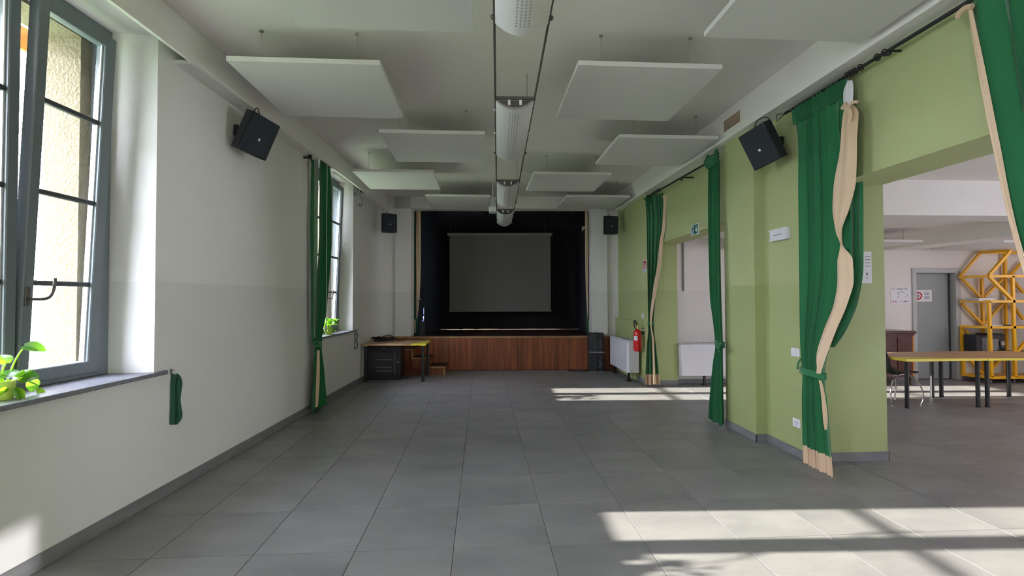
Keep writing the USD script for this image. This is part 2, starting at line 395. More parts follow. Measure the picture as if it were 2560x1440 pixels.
for q in ((3.038, 3.85, 4.367, 4.38), (3.038, 3.05, 4.367, 5.02), (2.918, 3.05, 5.008, 5.02), (2.918, 2.93, 5.008, 5.66), (3.84, 3.852, 4.367, 5.66), (2.918, 3.477, 8.357, 8.37), (2.918, 2.93, 8.357, 8.9)):
    obj(b, 'strip', box(*q, 0, .082, .002), 'skirting', smooth=False)

# ---- proscenium wall
wb = struct('wall_back', LO, AD)
W0, W1 = 10.56, 10.80
obj(wb, 'plaster', [box(-.05, .66, W0, W1, 0, 3.72), box(4.52, 5.75, W0, W1, 0, 3.72), box(.66, 4.52, W0, W1, 3.465, 3.72)], 'white_wall', smooth=False)
for a, c in ((.31, .655), (4.52, 4.87)):
    obj(wb, 'pier', box(a, c, 10.50, W0, .70, 3.72, .004), 'white_wall', smooth=False)
obj(wb, 'lintel', box(.31, 4.87, 10.50, W0, 3.465, 3.72, .004), 'plaster', smooth=False)

# ---- stage house, dark inside
t = struct('wall_stage_left', LO, AD)
obj(t, 'panel', prism([(.60, 10.95), (.77, 10.95), (1.0, 12.62), (.80, 12.62)], .73, 3.95), 'navy_paint', smooth=False)
t = struct('wall_stage_right', LO, AD)
obj(t, 'panel', prism([(4.50, 10.95), (4.66, 10.95), (4.76, 12.62), (4.58, 12.62)], .73, 3.16), 'navy_paint', smooth=False)
t = struct('wall_stage_right', LO, AD)
obj(t, 'outer_wall', box(5.0, 5.2, 10.80, 13.9, .0, 4.0), 'plaster', smooth=False)
t = struct('wall_stage_rear', LO, AD)
obj(t, 'panel', box(.3, 5.0, 13.7, 13.9, 0, 4.0), 'plaster', smooth=False)
t = struct('wall_stage_left', LO, AD)
obj(t, 'outer_wall', box(.1, .3, 10.80, 13.9, 0, 4.0), 'plaster', smooth=False)
t = struct('ceiling_stage', LO, AD)
obj(t, 'slab', box(-.05, 5.75, 10.80, 13.9, 3.98, 4.1), 'black_cloth', smooth=False)
obj(t, 'border_cloth', box(.3, 5.0, 12.3, 12.33, 3.35, 3.98), 'black_cloth', smooth=False)

# ---- room behind the camera and the side room
t = struct('wall_behind')
obj(t, 'plaster', box(-3.6, 10.7, -5.3, -5.05, 0, 3.85), 'white_wall', smooth=False)
t = struct('wall_side_room_back')
sw = mbox(3.465, 10.7, 8.5, 8.7, 0, 3.2) - mbox(8.03, 8.86, 8.4, 8.8, -.1, 2.0)
obj(t, 'plaster', sw, 'side_wall', smooth=False)
t = struct('wall_side_room_right')
obj(t, 'plaster', mbox(10.55, 10.75, -5.2, 8.7, 0, 3.4) - mbox(10.4, 10.9, .40, 1.56, -.1, 2.13), 'side_wall', smooth=False)  # opening out of view, cut to shape the light patch on the left wall
t = struct('ceiling_side_room')
obj(t, 'slab', box(3.84, 10.7, -5.2, 5.9, 2.96, 3.2), 'ceiling_paint', smooth=False)
t = struct('ceiling_side_room')
obj(t, 'slab', box(3.465, 10.7, 5.9, 8.7, 2.62, 3.2), 'ceiling_paint', smooth=False)
t = struct('trim_side_beam')
obj(t, 'downstand', box(3.85, 10.6, 5.5, 5.92, 2.53, 2.97, .004), 'plaster', smooth=False)
obj(t, 'rib', box(7.47, 7.95, 5.92, 8.5, 2.41, 2.63, .004), 'plaster', smooth=False)
obj(t, 'rib', box(4.4, 4.85, 5.92, 8.5, 2.41, 2.63, .004), 'plaster', smooth=False)
b = struct('baseboard_side_room')
for q in ((3.48, 3.60, 8.488, 8.5), (3.6, 7.98, 8.488, 8.5), (8.94, 10.5, 8.488, 8.5)):
    obj(b, 'strip', box(*q, 0, .08, .002), 'skirting', smooth=False)

# ---- side room door
t = struct('door_1', (8.445, 8.5, 0))
obj(t, 'frame', [box(-.465, -.385, -.022, .10, 0, 2.0, .004), box(.385, .485, -.022, .10, 0, 2.0, .004), box(-.465, .485, -.022, .10, 1.99, 2.08, .004)], 'door_frame_grey', smooth=False)
obj(t, 'leaf', box(-.385, .335, .085, .125, .012, 1.985, .003), 'door_grey', smooth=False)
obj(t, 'closing_post', box(.345, .383, .10, .19, .0, 1.99, .003), 'frame_dark', smooth=False)  # dark strip filling the gap right of the leaf
obj(t, 'passage_wall', box(-.5, .6, .22, .26, 0, 2.05), 'frame_dark', smooth=False)

# ================================================================== THINGS
# ---- the stage
SZ = .728
st = thing('stage', 'raised wooden stage fronted with upright reddish brown boards', 'stage', LO, AD)
rs = random.Random(4)
d = .02
while d < 5.06:
    w = rs.choice([.095, .105, .115, .125, .135])
    e = min(d + w, 5.08)
    obj(st, 'front_plank', box(d + .0012, e - .0012, 10.455 + rs.uniform(-.0015, .0015), 10.475, .012, .690, .0025), 'plank', smooth=False)
    d = e
x = .02
for wd in (1.30, .52, 1.62, 1.62):
    obj(st, 'edge_trim', box(x + .003, x + wd - .003, 10.445, 10.49, .690, SZ, .004), 'pale_wood', smooth=False, label='pale wooden edge strip')
    x += wd
obj(st, 'carcass', [box(.01, 5.06, 10.478, 10.56, .0, .688), box(.66, 4.52, 10.56, 10.8, .0, .688), box(.31, 4.99, 10.8, 13.69, .0, .688)], 'dark_wood', smooth=False)
y = 10.49
while y < 13.6:
    obj(st, 'floor_board', box(.66 if y < 10.8 else .31, 4.52 if y < 10.8 else 4.99, y + .001, min(y + .199, 13.68), .689, SZ + .002, .0015), 'dark_wood', smooth=False)
    y += .2

sp = thing('stage_steps', 'low boxed steps with pale edging beside the table against the stage front', 'steps', LO, AD)
hs = [(1.44, .172), (1.12, .348), (.80, .524)]
obj(sp, 'side', [box(.25, a, 9.90, 10.44, .0, z - .02) for a, z in hs], 'plank', smooth=False)
for a, z in hs:
    lo = .25 if z > .5 else a - .32
    obj(sp, 'tread', box(lo - .01, a + .012, 9.885, 10.44, z - .02, z, .003), 'dark_wood', smooth=False)
    obj(sp, 'edging', [box(lo - .01, a + .014, 9.872, 9.886, z - .028, z + .002), box(a - .014, a + .014, 9.872, 9.886, z - .176, z)], 'pale_wood', smooth=False, label='pale stair edging')

# black cloth at the back of the stage; an unseen area light behind it shows along the floor
bd = thing('stage_backdrop', 'black cloth backdrop hanging behind the projection screen', 'curtain', LO, AD)
def drape(d0, d1, n, amp, z0, z1, u, hem=None):
    r = np.random.default_rng(5)
    def f(s, t):
        dd = d0 + (d1 - d0) * s
        lift = hem(dd) if hem else 0.0
        return (dd, u + amp * math.sin(2 * PI * n * s + .8 * math.sin(9 * s)) , z1 + (z0 + lift - z1) * t)
    return grid(f, 400, 6)
def hem(dd):
    q = (dd - .9)
    low = any(a < q < b for a, b in ((1.52, 1.62), (1.98, 2.08), (1.52, 1.53)))
    return .006 if (abs(q - .62) < .05 or abs(q - 1.02) < .05 or 1.62 < q < 2.05) else (.012 if q < 1.6 else .009) + .002 * math.sin(11 * q)
obj(bd, 'cloth', drape(.9, 4.66, 26, .006, SZ + .004, 3.9, 12.62, hem), 'black_cloth', smooth=True)
obj(bd, 'batten', rod((.3, 12.62, 3.93), (5.0, 12.62, 3.93), .02), 'black_metal')

sc = thing('projection_screen', 'grey projection screen pulled down in front of the black backdrop', 'screen', lw(2.54, 12.1), AD)
obj(sc, 'fabric', box(-1.25, 1.255, -.002, .002, 1.225, 3.10), 'screen_cloth', smooth=False)
obj(sc, 'casing', box(-1.30, 1.295, -.05, .05, 3.08, 3.15, .01), 'screen_case', smooth=False)
obj(sc, 'bottom_bar', rod((-1.27, 0, 1.215), (1.275, 0, 1.215), .014), 'screen_case')
obj(sc, 'hanger', [rod((-1.1, 0, 3.14), (-1.1, 0, 3.98), .006), rod((1.1, 0, 3.14), (1.1, 0, 3.98), .006)], 'black_metal')
obj(sc, 'pull_cord', rod((.0, 0, 1.0), (.0, 0, 1.215), .003), 'black_metal')

def spot(name, label, d):
    t = thing(name, label, 'lamp', lw(d, 11.15, 3.50), AD, 'small lamps over the stage')
    body = lathe([(.0, 0), (.05, 0), (.06, .03), (.06, .13), (.0, .15)], 16)
    obj(t, 'body', rotated(moved(body, 0, 0, -.07), math.radians(60), (1, 0, 0)), 'black_metal')
    obj(t, 'lens', rotated(moved(disc(.045, .004), 0, 0, -.074), math.radians(60), (1, 0, 0)), 'chrome')
    obj(t, 'yoke', [box(-.075, -.068, -.012, .012, -.02, .16), box(.068, .075, -.012, .012, -.02, .16), box(-.075, .075, -.012, .012, .15, .157)], 'black_metal', smooth=False)
    obj(t, 'clamp', rod((0, 0, .155), (0, 0, .22), .015), 'steel')
    return t
spot('stage_spotlight', 'small black spotlight under the stage lintel, left of the centre line', 2.25)
spot('stage_spotlight', 'small black spotlight under the stage lintel, right of the centre line', 4.16)
t = thing('lighting_bar', 'black pipe across the top of the stage carrying small spotlights', 'bar', LO, AD)
obj(t, 'pipe', rod((.6, 11.15, 3.735), (4.9, 11.15, 3.735), .02), 'black_metal')
obj(t, 'hanger', [rod((1.0, 11.15, 3.73), (1.0, 11.15, 3.99), .008), rod((4.4, 11.15, 3.73), (4.4, 11.15, 3.99), .008)], 'black_metal')

# equipment stand with a blue light strip, stage left
t = thing('equipment_stand', 'black metal equipment stand with glowing blue lights on the stage', 'stand', lw(.855, 10.72, SZ), AD)
for px in (-.045, .05):
    obj(t, 'post', box(px - .008, px + .008, -.01, .01, 0, .74), 'black_metal', smooth=False)
obj(t, 'crossbar', box(-.09, .062, -.01, .01, .735, .755), 'black_metal', smooth=False)
obj(t, 'crossbar', box(-.085, .062, -.012, .012, .435, .452), 'black_metal', smooth=False)
obj(t, 'amplifier', box(-.055, .045, -.05, .08, 0, .30, .006), 'black_plastic', smooth=False)
obj(t, 'light_strip', [box(.02, .034, -.016, -.010, .35 + .0, .425), box(.012, .024, -.016, -.010, .31, .335), box(.0, .018, -.016, -.010, .268, .288), box(.030, .036, -.014, -.010, .46, .60)], 'led_blue', smooth=False, label='glowing blue light strip')
obj(t, 'clip_lamp', rotated(box(-.10, -.03, -.02, .02, .785, .805, .004), .25, (0, 1, 0), (-.06, 0, .79)), 'steel', smooth=False)
obj(t, 'foot', box(-.08, .075, -.1, .1, 0, .012), 'black_metal', smooth=False)

# ---- curtains
from scipy.interpolate import PchipInterpolator
def curve(tab):
    tab = sorted(tab); z = [q[0] for q in tab]
    return [PchipInterpolator(z, [q[i] for q in tab]) for i in range(1, len(tab[0]))]
def sheet(tab, n, frame, z0, z1, nz=70, seed=0, sharp=.0):
    """tab rows: z, along0, along1, depth, amplitude; frame(along, depth, z) -> point"""
    A0, A1, D, AM = curve(tab); k = 14 * n
    ph = random.Random(seed).uniform(0, 6)
    lv_ = np.random.default_rng(seed + 40).uniform(.45, 1.35, n + 3)
    def f(s, t):
        z = z0 + (z1 - z0) * t
        q = s + .035 * math.sin(2 * PI * 1.7 * s + ph) + .012 * math.sin(2 * PI * 5.3 * s + 2 * ph)
        w = 2 * PI * n * q + .12 * math.sin(1.1 * z + 9 * s)
        a0, a1 = float(A0(z)), float(A1(z))
        al = a0 + (a1 - a0) * s + .10 * (a1 - a0) / n * math.sin(2 * w)
        wav = math.sin(w); wav = math.copysign(abs(wav) ** (1 - sharp), wav)
        return frame(al, float(D(z)) + float(AM(z)) * float(np.interp(q * n, np.arange(-1, n + 2), lv_)) * (wav + .25 * math.sin(.5 * w + ph)), z)
    return grid(f, k + 1, nz)
def ribbon(tab, frame, z0, z1, nz=60, bulge=.012):
    """tab rows: z, along_left, along_right, depth_left, depth_right"""
    L_, R_, DL, DR = curve(tab)
    def f(s, t):
        z = z0 + (z1 - z0) * t
        return frame(float(L_(z)) * (1 - s) + float(R_(z)) * s, float(DL(z)) * (1 - s) + float(DR(z)) * s - bulge * math.sin(PI * s) - .006 * math.sin(2 * PI * 1.5 * s + 3 * z), z)
    return grid(f, 13, nz)
def tie_band(frame, z, a0, a1, depth, rd, h=.055, tail=None):
    c, ra = (a0 + a1) / 2, abs(a1 - a0) / 2 + .008
    def f(s, t):
        q = 2 * PI * s
        return frame(c + ra * math.cos(q), depth + rd * math.sin(q), z + h * (t - .5) + .012 * math.cos(q + 1))
    m = [grid(f, 41, 4)]
    if tail:
        m.append(tube(smoothed([frame(*p) for p in tail], 5), .009, 6))
    return m
RF = lambda al, dp, z: (dp, al, z)                      # right wall: along = y, depth = x
LF = lambda al, dp, z: (dp, al, z)                      # left wall (in the thing's own turned frame)

# A: the near one on the green pier, with its leading border turned over
c = thing('curtain', 'gathered green curtain with wide twisted beige border on the green pier', 'curtain', (0, 0, 0))
tabA = [(3.315, 4.38, 3.70, 2.955, .012), (3.20, 4.36, 3.69, 2.955, .016), (3.0, 4.345, 3.67, 2.955, .036), (2.4, 4.335, 3.62, 2.945, .046), (1.85, 4.335, 3.63, 2.945, .046), (1.45, 4.33, 3.76, 2.945, .040),
        (1.15, 4.32, 3.92, 2.945, .034), (.92, 4.31, 4.00, 2.95, .024), (.84, 4.30, 4.005, 2.95, .022), (.6, 4.305, 3.97, 2.945, .030), (.2, 4.31, 3.925, 2.945, .026), (.02, 4.31, 3.905, 2.945, .022)]
hdA = [(3.335, 4.385, 3.70, 2.955, .020), (3.24, 4.37, 3.69, 2.955, .016), (3.17, 4.36, 3.69, 2.955, .020)]
obj(c, 'heading', sheet(hdA, 19, RF, 3.17, 3.335, 12, 5), 'green_cloth', smooth=True)
obj(c, 'fabric', sheet(tabA, 7, RF, .19, 3.25, 90, 3), 'green_cloth', smooth=True)
obj(c, 'hem', sheet(tabA, 7, RF, .03, .192, 8, 3), 'beige_cloth', smooth=True, label='beige hem band')
bA = [(3.06, 3.66, 3.60, 2.90, 2.92), (2.98, 3.67, 3.56, 2.89, 2.93), (2.75, 3.69, 3.56, 2.885, 2.91), (2.45, 3.77, 3.57, 2.885, 2.905), (2.25, 3.79, 3.63, 2.885, 2.90), (2.06, 3.745, 3.70, 2.885, 2.89),
      (1.97, 3.70, 3.695, 2.89, 2.895), (1.84, 3.755, 3.60, 2.885, 2.90), (1.68, 3.76, 3.59, 2.885, 2.90), (1.5, 3.80, 3.655, 2.885, 2.90), (1.25, 3.93, 3.80, 2.885, 2.90), (1.0, 4.02, 3.935, 2.89, 2.90), (.885, 4.02, 3.99, 2.90, 2.905)]
obj(c, 'border', ribbon(bA, RF, .885, 3.06, 110, .02), 'beige_cloth', smooth=True, label='broad beige leading border, twisted once')
bA2 = [(.83, 4.005, 3.985, 2.90, 2.905), (.7, 3.975, 3.955, 2.90, 2.91), (.5, 3.955, 3.935, 2.90, 2.915), (.42, 3.95, 3.945, 2.91, 2.915)]
obj(c, 'border', ribbon(bA2, RF, .42, .83, 20, .01), 'beige_cloth', smooth=True)
obj(c, 'border_knot', [tube(smoothed([(2.89, 3.64 + .015 * k, 3.08 - .01 * k), (2.875, 3.61 - .02 * k, 3.03 - .025 * k), (2.90, 3.585 + .015 * k, 2.97 - .03 * k)], 5), .016, 7) for k in range(3)] + [tube(smoothed([(2.89, 3.60, 3.03), (2.88, 3.56, 3.055), (2.89, 3.515, 3.045)], 5), .012, 7)], 'beige_cloth')
obj(c, 'lining', ribbon([(3.28, 3.68, 3.655, 2.94, 2.965), (3.20, 3.705, 3.64, 2.925, 2.96), (3.10, 3.695, 3.645, 2.92, 2.955), (3.03, 3.672, 3.664, 2.92, 2.94)], RF, 3.03, 3.28, 14, .014), 'paper', smooth=True, label='pale lining showing at the top')
obj(c, 'back_flap', ribbon([(2.45, 3.64, 3.59, 2.965, 2.98), (2.1, 3.70, 3.588, 2.965, 2.98), (1.8, 3.72, 3.588, 2.965, 2.98), (1.5, 3.80, 3.65, 2.965, 2.98), (1.3, 3.90, 3.76, 2.965, 2.98), (1.12, 3.98, 3.90, 2.96, 2.965)], RF, 1.12, 2.45, 30, .0), 'green_cloth', smooth=True)
obj(c, 'tieback', tie_band(RF, .865, 4.31, 4.0, 2.95, .052, .06, [(4.33, 2.93, .88), (4.38, 2.97, .92), (4.42, 3.03, .965)]), 'green_cloth', smooth=True)

# B: at the right edge of the picture
c = thing('curtain', 'dark green curtain with beige edge cut off by the right picture edge', 'curtain', (0, 0, 0))
tabB = [(3.33, 2.74, 1.95, 2.95, .015), (3.05, 2.70, 1.95, 2.95, .04), (2.44, 2.60, 1.92, 2.95, .055), (1.94, 2.52, 1.88, 2.95, .055), (1.5, 2.41, 1.85, 2.95, .045), (.95, 2.10, 1.85, 2.95, .03), (.8, 2.09, 1.85, 2.95, .03), (.3, 2.18, 1.80, 2.95, .03), (.02, 2.2, 1.78, 2.95, .03)]
obj(c, 'fabric', sheet(tabB, 6, RF, .19, 3.33, 80, 8), 'green_cloth', smooth=True)
obj(c, 'hem', sheet(tabB, 6, RF, .03, .192, 8, 8), 'beige_cloth', smooth=True)
bB = [(3.27, 2.695, 2.65, 2.92, 2.90), (3.06, 2.65, 2.61, 2.90, 2.89), (2.44, 2.545, 2.508, 2.885, 2.88), (1.94, 2.462, 2.425, 2.885, 2.88), (1.5, 2.355, 2.31, 2.885, 2.88), (.95, 2.13, 2.08, 2.89, 2.89)]
obj(c, 'border', ribbon(bB, RF, .95, 3.27, 60, .006), 'beige_cloth', smooth=True, label='beige leading border')
obj(c, 'back_flap', ribbon([(2.85, 2.62, 2.60, 2.985, 2.98), (2.44, 2.585, 2.54, 2.985, 2.97), (1.94, 2.505, 2.45, 2.985, 2.97), (1.5, 2.40, 2.35, 2.985, 2.97)], RF, 1.5, 2.85, 30, .0), 'green_cloth', smooth=True)
obj(c, 'border_knot', [tube(smoothed([(2.91, 2.745, 3.255), (2.90, 2.70, 3.275), (2.90, 2.65, 3.26)], 5), .018, 7), tube(smoothed([(2.91, 2.745, 3.25), (2.92, 2.752, 3.29)], 4), .012, 7)], 'beige_cloth')
obj(c, 'tieback', tie_band(RF, .87, 2.10, 1.85, 2.95, .05, .06), 'green_cloth', smooth=True)

# C: far side of the far opening
c = thing('curtain', 'narrow green curtain with beige stripe tied beside the fire extinguisher', 'curtain', (0, 0, 0))
CF = lambda al, dp, z: (al - .06 * min(1, max(0, (z - 2.0) / .5)) * (al - 2.86) / .24, dp + .04 - (al - 2.86) * 1.7 * min(1, max(0, (z - 1.9) / .8)), z)   # diagonal at the header, across the jamb corner below
tabC = [(3.30, 2.86, 3.10, 8.26, .03), (3.2, 2.87, 3.10, 8.26, .035), (2.9, 2.88, 3.11, 8.25, .04), (2.4, 2.885, 3.105, 8.25, .04), (1.85, 2.89, 3.07, 8.24, .035), (1.45, 2.895, 3.03, 8.24, .03), (1.16, 2.90, 3.0, 8.24, .025), (1.02, 2.90, 3.0, 8.24, .025), (.7, 2.865, 3.035, 8.23, .035), (.3, 2.835, 3.075, 8.22, .045), (.02, 2.815, 3.105, 8.22, .05)]
obj(c, 'fabric', sheet(tabC, 5, CF, .21, 3.30, 70, 6), 'green_cloth', smooth=True)
obj(c, 'hem', sheet(tabC, 5, CF, .03, .212, 6, 6), 'beige_cloth', smooth=True)
bC = [(3.24, 3.06, 3.14, 8.16, 8.17), (3.16, 3.07, 3.115, 8.15, 8.16), (2.6, 3.045, 3.10, 8.15, 8.16), (2.0, 3.01, 3.075, 8.15, 8.15), (1.6, 2.95, 3.01, 8.15, 8.15), (1.2, 2.91, 2.95, 8.17, 8.17), (1.08, 2.92, 2.945, 8.19, 8.19), (.8, 2.935, 2.975, 8.16, 8.16), (.4, 2.935, 2.975, 8.13, 8.13), (.06, 2.94, 2.985, 8.12, 8.12)]
obj(c, 'border', ribbon(bC, CF, .06, 3.24, 80, .008), 'beige_cloth', smooth=True, label='beige leading border')
obj(c, 'ruffle', [tube(smoothed([(2.84 + .035 * k, 8.22 - .03 * math.sin(k * 2.1), 3.26 + .05 * math.sin(k * 1.7)), (2.85 + .035 * k, 8.18, 3.21 + .03 * math.cos(k)), (2.87 + .035 * k, 8.22, 3.15)], 5), .026, 7) for k in range(8)], 'green_cloth')
obj(c, 'tieback', tie_band(CF, 1.09, 2.90, 3.0, 8.24, .04, .07), 'green_cloth', smooth=True)

# D: near side of the far opening
c = thing('curtain', 'plain green curtain tied low with a knotted cord against the green pier edge', 'curtain', (0, 0, 0))
tabD = [(3.27, 5.90, 5.64, 2.88, .02), (3.15, 5.885, 5.63, 2.875, .03), (2.3, 5.87, 5.61, 2.86, .035), (1.6, 5.85, 5.60, 2.86, .035), (1.15, 5.76, 5.59, 2.86, .03), (.97, 5.735, 5.585, 2.86, .025), (.75, 5.79, 5.58, 2.86, .03), (.3, 5.87, 5.57, 2.86, .04), (.02, 5.90, 5.56, 2.86, .045)]
obj(c, 'fabric', sheet(tabD, 4, RF, .03, 3.27, 80, 2), 'green_cloth', smooth=True)
obj(c, 'ruffle', [tube(smoothed([(2.87 - .02 * math.sin(k * 2.3), 5.93 - .045 * k, 3.30 + .03 * math.sin(k * 1.3)), (2.825, 5.91 - .045 * k, 3.25), (2.86, 5.89 - .045 * k, 3.17)], 5), .022, 7) for k in range(7)], 'green_cloth')
obj(c, 'tieback', tie_band(RF, .985, 5.745, 5.585, 2.86, .045, .075), 'green_cloth', smooth=True)
obj(c, 'cord_knot', [tube(smoothed([(2.80, 5.60, .97), (2.79, 5.56, .95), (2.81, 5.54, .99), (2.82, 5.57, 1.0), (2.80, 5.575, .94), (2.81, 5.555, .905)], 5), .011, 6)], 'green_cloth')

# E: by the far left window
c = thing('curtain', 'dark green curtain at the far left window tied at sill height', 'curtain', LO, AD)
tabE = [(3.50, 6.86, 7.27, .085, .012), (3.2, 6.86, 7.29, .085, .022), (2.4, 6.84, 7.30, .09, .026), (1.9, 6.80, 7.22, .09, .026), (1.3, 6.78, 7.06, .09, .024), (.98, 6.75, 6.92, .09, .022), (.88, 6.74, 6.91, .09, .022), (.6, 6.70, 6.96, .095, .03), (.3, 6.64, 7.02, .10, .035), (.03, 6.60, 7.08, .10, .04)]
obj(c, 'fabric', sheet(tabE, 5, LF, .04, 3.50, 80, 4), 'green_cloth', smooth=True)
obj(c, 'back_flap', ribbon([(3.42, 6.64, 6.72, .055, .065), (2.0, 6.64, 6.74, .055, .06), (1.2, 6.66, 6.74, .055, .06), (.95, 6.72, 6.76, .06, .065)], LF, .95, 3.42, 50, -.006), 'green_cloth', smooth=True)
obj(c, 'border', ribbon([(.84, 6.72, 6.77, .125, .13), (.5, 6.65, 6.73, .145, .15), (.1, 6.60, 6.655, .15, .16)], LF, .1, .84, 30, -.006), 'beige_cloth', smooth=True, label='beige border showing below the tie')
obj(c, 'tieback', tie_band(LF, .93, 6.74, 6.92, .09, .045, .075), 'green_cloth', smooth=True)
obj(c, 'tie_bow', [tube(smoothed([(.12, 6.73, .93), (.13, 6.66, .965), (.12, 6.62, .94), (.125, 6.67, .90), (.12, 6.72, .92)], 5), .013, 6)], 'green_cloth')

# F, G: house curtains drawn right back at the sides of the stage
for nm, d0, d1, b0, b1 in (('narrow green curtain with beige border drawn back at the left edge of the stage opening', .60, .74, .695, .80), ('narrow beige edged green curtain drawn back at the right edge of the stage opening', 4.60, 4.47, 4.515, 4.445)):
    c = thing('stage_curtain', nm, 'curtain', LO, AD)
    tb = [(3.9, d0, d1, 10.88, .02), (2.0, d0, d1, 10.88, .025), (SZ, d0, d1, 10.88, .03)]
    FF = lambda al, dp, z: (al, dp, z)
    obj(c, 'fabric', sheet(tb, 4, FF, SZ + .02, 3.9, 20, 7), 'green_cloth', smooth=True)
    obj(c, 'border', ribbon([(3.9, b0, b1, 10.845, 10.84), (2.4, b0, b1, 10.845, 10.84), (1.6, b0, (b0 + b1) / 2 + (b1 - b0) * .3, 10.845, 10.84), (1.1, b0, b0 + (b1 - b0) * .3, 10.845, 10.845)], FF, 1.1, 3.9, 40), 'beige_cloth', smooth=True)
    obj(c, 'hem', ribbon([(1.07, d0, (d0 + d1) / 2 + .02 * (1 if d1 > d0 else -1), 10.84, 10.84), (SZ + .05, d0, (d0 + d1) / 2 + .02 * (1 if d1 > d0 else -1), 10.84, 10.84)], FF, SZ + .05, 1.07, 8), 'beige_cloth', smooth=True)

# ---- curtain rods
def finial(at):
    m = lathe([(.0, -.018), (.014, -.012), (.02, 0), (.014, .012), (.0, .018)], 12); return moved(m, *at)
t = thing('curtain_rod', 'long black curtain rod over the wide opening near the camera', 'curtain rod', (2.955, 0, 3.335))
obj(t, 'rod', rod((0, 1.3, 0), (0, 4.50, 0), .014), 'black_metal')
obj(t, 'bracket', [rod((0, 3.30, 0), (.095, 3.30, 0), .009), finial((0, 3.30, -.02)), lathe([(.022, -.02), (.022, .02)], 12)], 'black_metal')
obj(t, 'bracket', [rod((0, 4.44, 0), (.095, 4.44, 0), .009)], 'black_metal')
for yy in (3.33, 3.40, 3.56, 3.62, 3.655, 3.69):
    obj(t, 'ring', tube([(.024 * math.cos(q), yy, .024 * math.sin(q)) for q in np.linspace(0, 2 * PI, 17)[:-1]], .005, 6, closed=True), 'black_metal')
obj(t, 'end_hook', [tube([(0, 4.50, 0), (-.02, 4.60, .025), (-.02, 4.60, -.045), (0, 4.50, 0)], .004, 6)], 'black_metal', label='triangular wire hook at the rod end')
t = thing('curtain_rod', 'black curtain rod across the header of the far opening', 'curtain rod', (2.87, 0, 3.27))
obj(t, 'rod', rod((0, 5.665, -.02), (0, 8.36, .02), .013), 'black_metal')
obj(t, 'bracket', [rod((0, 6.75, 0), (.178, 6.75, 0), .010), finial((0, 6.75, -.03))], 'black_metal')
obj(t, 'bracket', [rod((0, 8.22, .02), (.178, 8.22, .02), .010)], 'black_metal')
for yy in (7.62, 7.70, 7.78, 7.86):
    obj(t, 'ring', tube([(.022 * math.cos(q), yy, .022 * math.sin(q) + .01) for q in np.linspace(0, 2 * PI, 17)[:-1]], .005, 6, closed=True), 'black_metal')
t = thing('curtain_rod', 'black curtain rod in the slot above the far left window', 'curtain rod', LO, AD)
obj(t, 'rod', rod((.09, 6.74, 3.515), (.09, 8.74, 3.515), .013), 'black_metal')
obj(t, 'bracket', [box(.0, .10, 6.52, 6.545, 3.395, 3.42, .003), box(.075, .105, 6.50, 6.56, 3.39, 3.45, .003), rod((.09, 6.55, 3.44), (.09, 6.75, 3.515), .011), box(.095, .105, 6.54, 6.556, 3.345, 3.40)], 'black_metal', smooth=False)
t = thing('curtain_ring', 'large metal ring hanging from a small bracket right of the far left window', 'ring', LO, AD)
obj(t, 'ring', tube([(.09 + .0 * q, 8.74 + .085 * math.cos(q), 3.27 + .085 * math.sin(q)) for q in np.linspace(0, 2 * PI, 33)[:-1]], .008, 8, closed=True), 'steel')
obj(t, 'bracket', [rod((0, 8.70, 3.385), (.10, 8.70, 3.385), .007), rod((.09, 8.70, 3.35), (.09, 8.70, 3.50), .006), finial((.10, 8.70, 3.385)), box(0, .006, 8.67, 8.73, 3.35, 3.42)], 'steel', smooth=False)
t = thing('blind_cord', 'white pull cord with a small weight hanging in front of the far left curtain', 'cord', LO, AD)
obj(t, 'cord', rod((.145, 6.98, 1.17), (.14, 7.0, 3.44), .0045, 6), 'white_plastic')
obj(t, 'weight', box(.135, .155, 6.955, 6.995, 1.07, 1.17, .004), 'white_plastic', smooth=False)

# ---- straps hanging on hooks
def strap(name, label, cat, u, z0, z1, m, hook):
    t = thing(name, label, cat, lw(0, u), AD)
    k = smoothed([(.03, 0, z1), (.052, .014, z1 - .05), (.045, .010, (z0 + z1) / 2), (.058, .012, z0 + .10), (.05, .010, z0 + .03), (.028, -.006, z0), (.016, -.010, z0 + .1), (.016, -.008, (z0 + z1) / 2), (.016, -.006, z1 - .05), (.03, 0, z1)], 6)
    w = .062 if hook else .03
    V = np.concatenate([k + [(-w * .5), 0, 0], k + [w * .5, 0, 0]]); V[:, 0] = np.maximum(V[:, 0], .006)
    n = len(k); F = []
    for i in range(n - 1):
        F += [(i, i + 1, n + i + 1), (i, n + i + 1, n + i)]
    obj(t, 'band', trimesh.Trimesh(V, np.array(F), process=False), m, smooth=True)
    obj(t, 'hook', [box(0, .005, -.014, .014, z1 - .005, z1 + .04, .001), tube(smoothed([(.004, 0, z1 + .03), (.03, 0, z1 + .025), (.04, 0, z1 - .002), (.03, 0, z1 - .01)], 4), .004, 6)], 'steel')
strap('tieback_strap', 'dark green fabric tieback hanging empty on a hook right of the near windowsill', 'strap', 4.03, .545, .945, 'green_strap', True)
strap('tieback_strap', 'grey tieback loop hanging under the end of the far windowsill', 'strap', 8.70, .645, .945, 'grey_plastic', False)

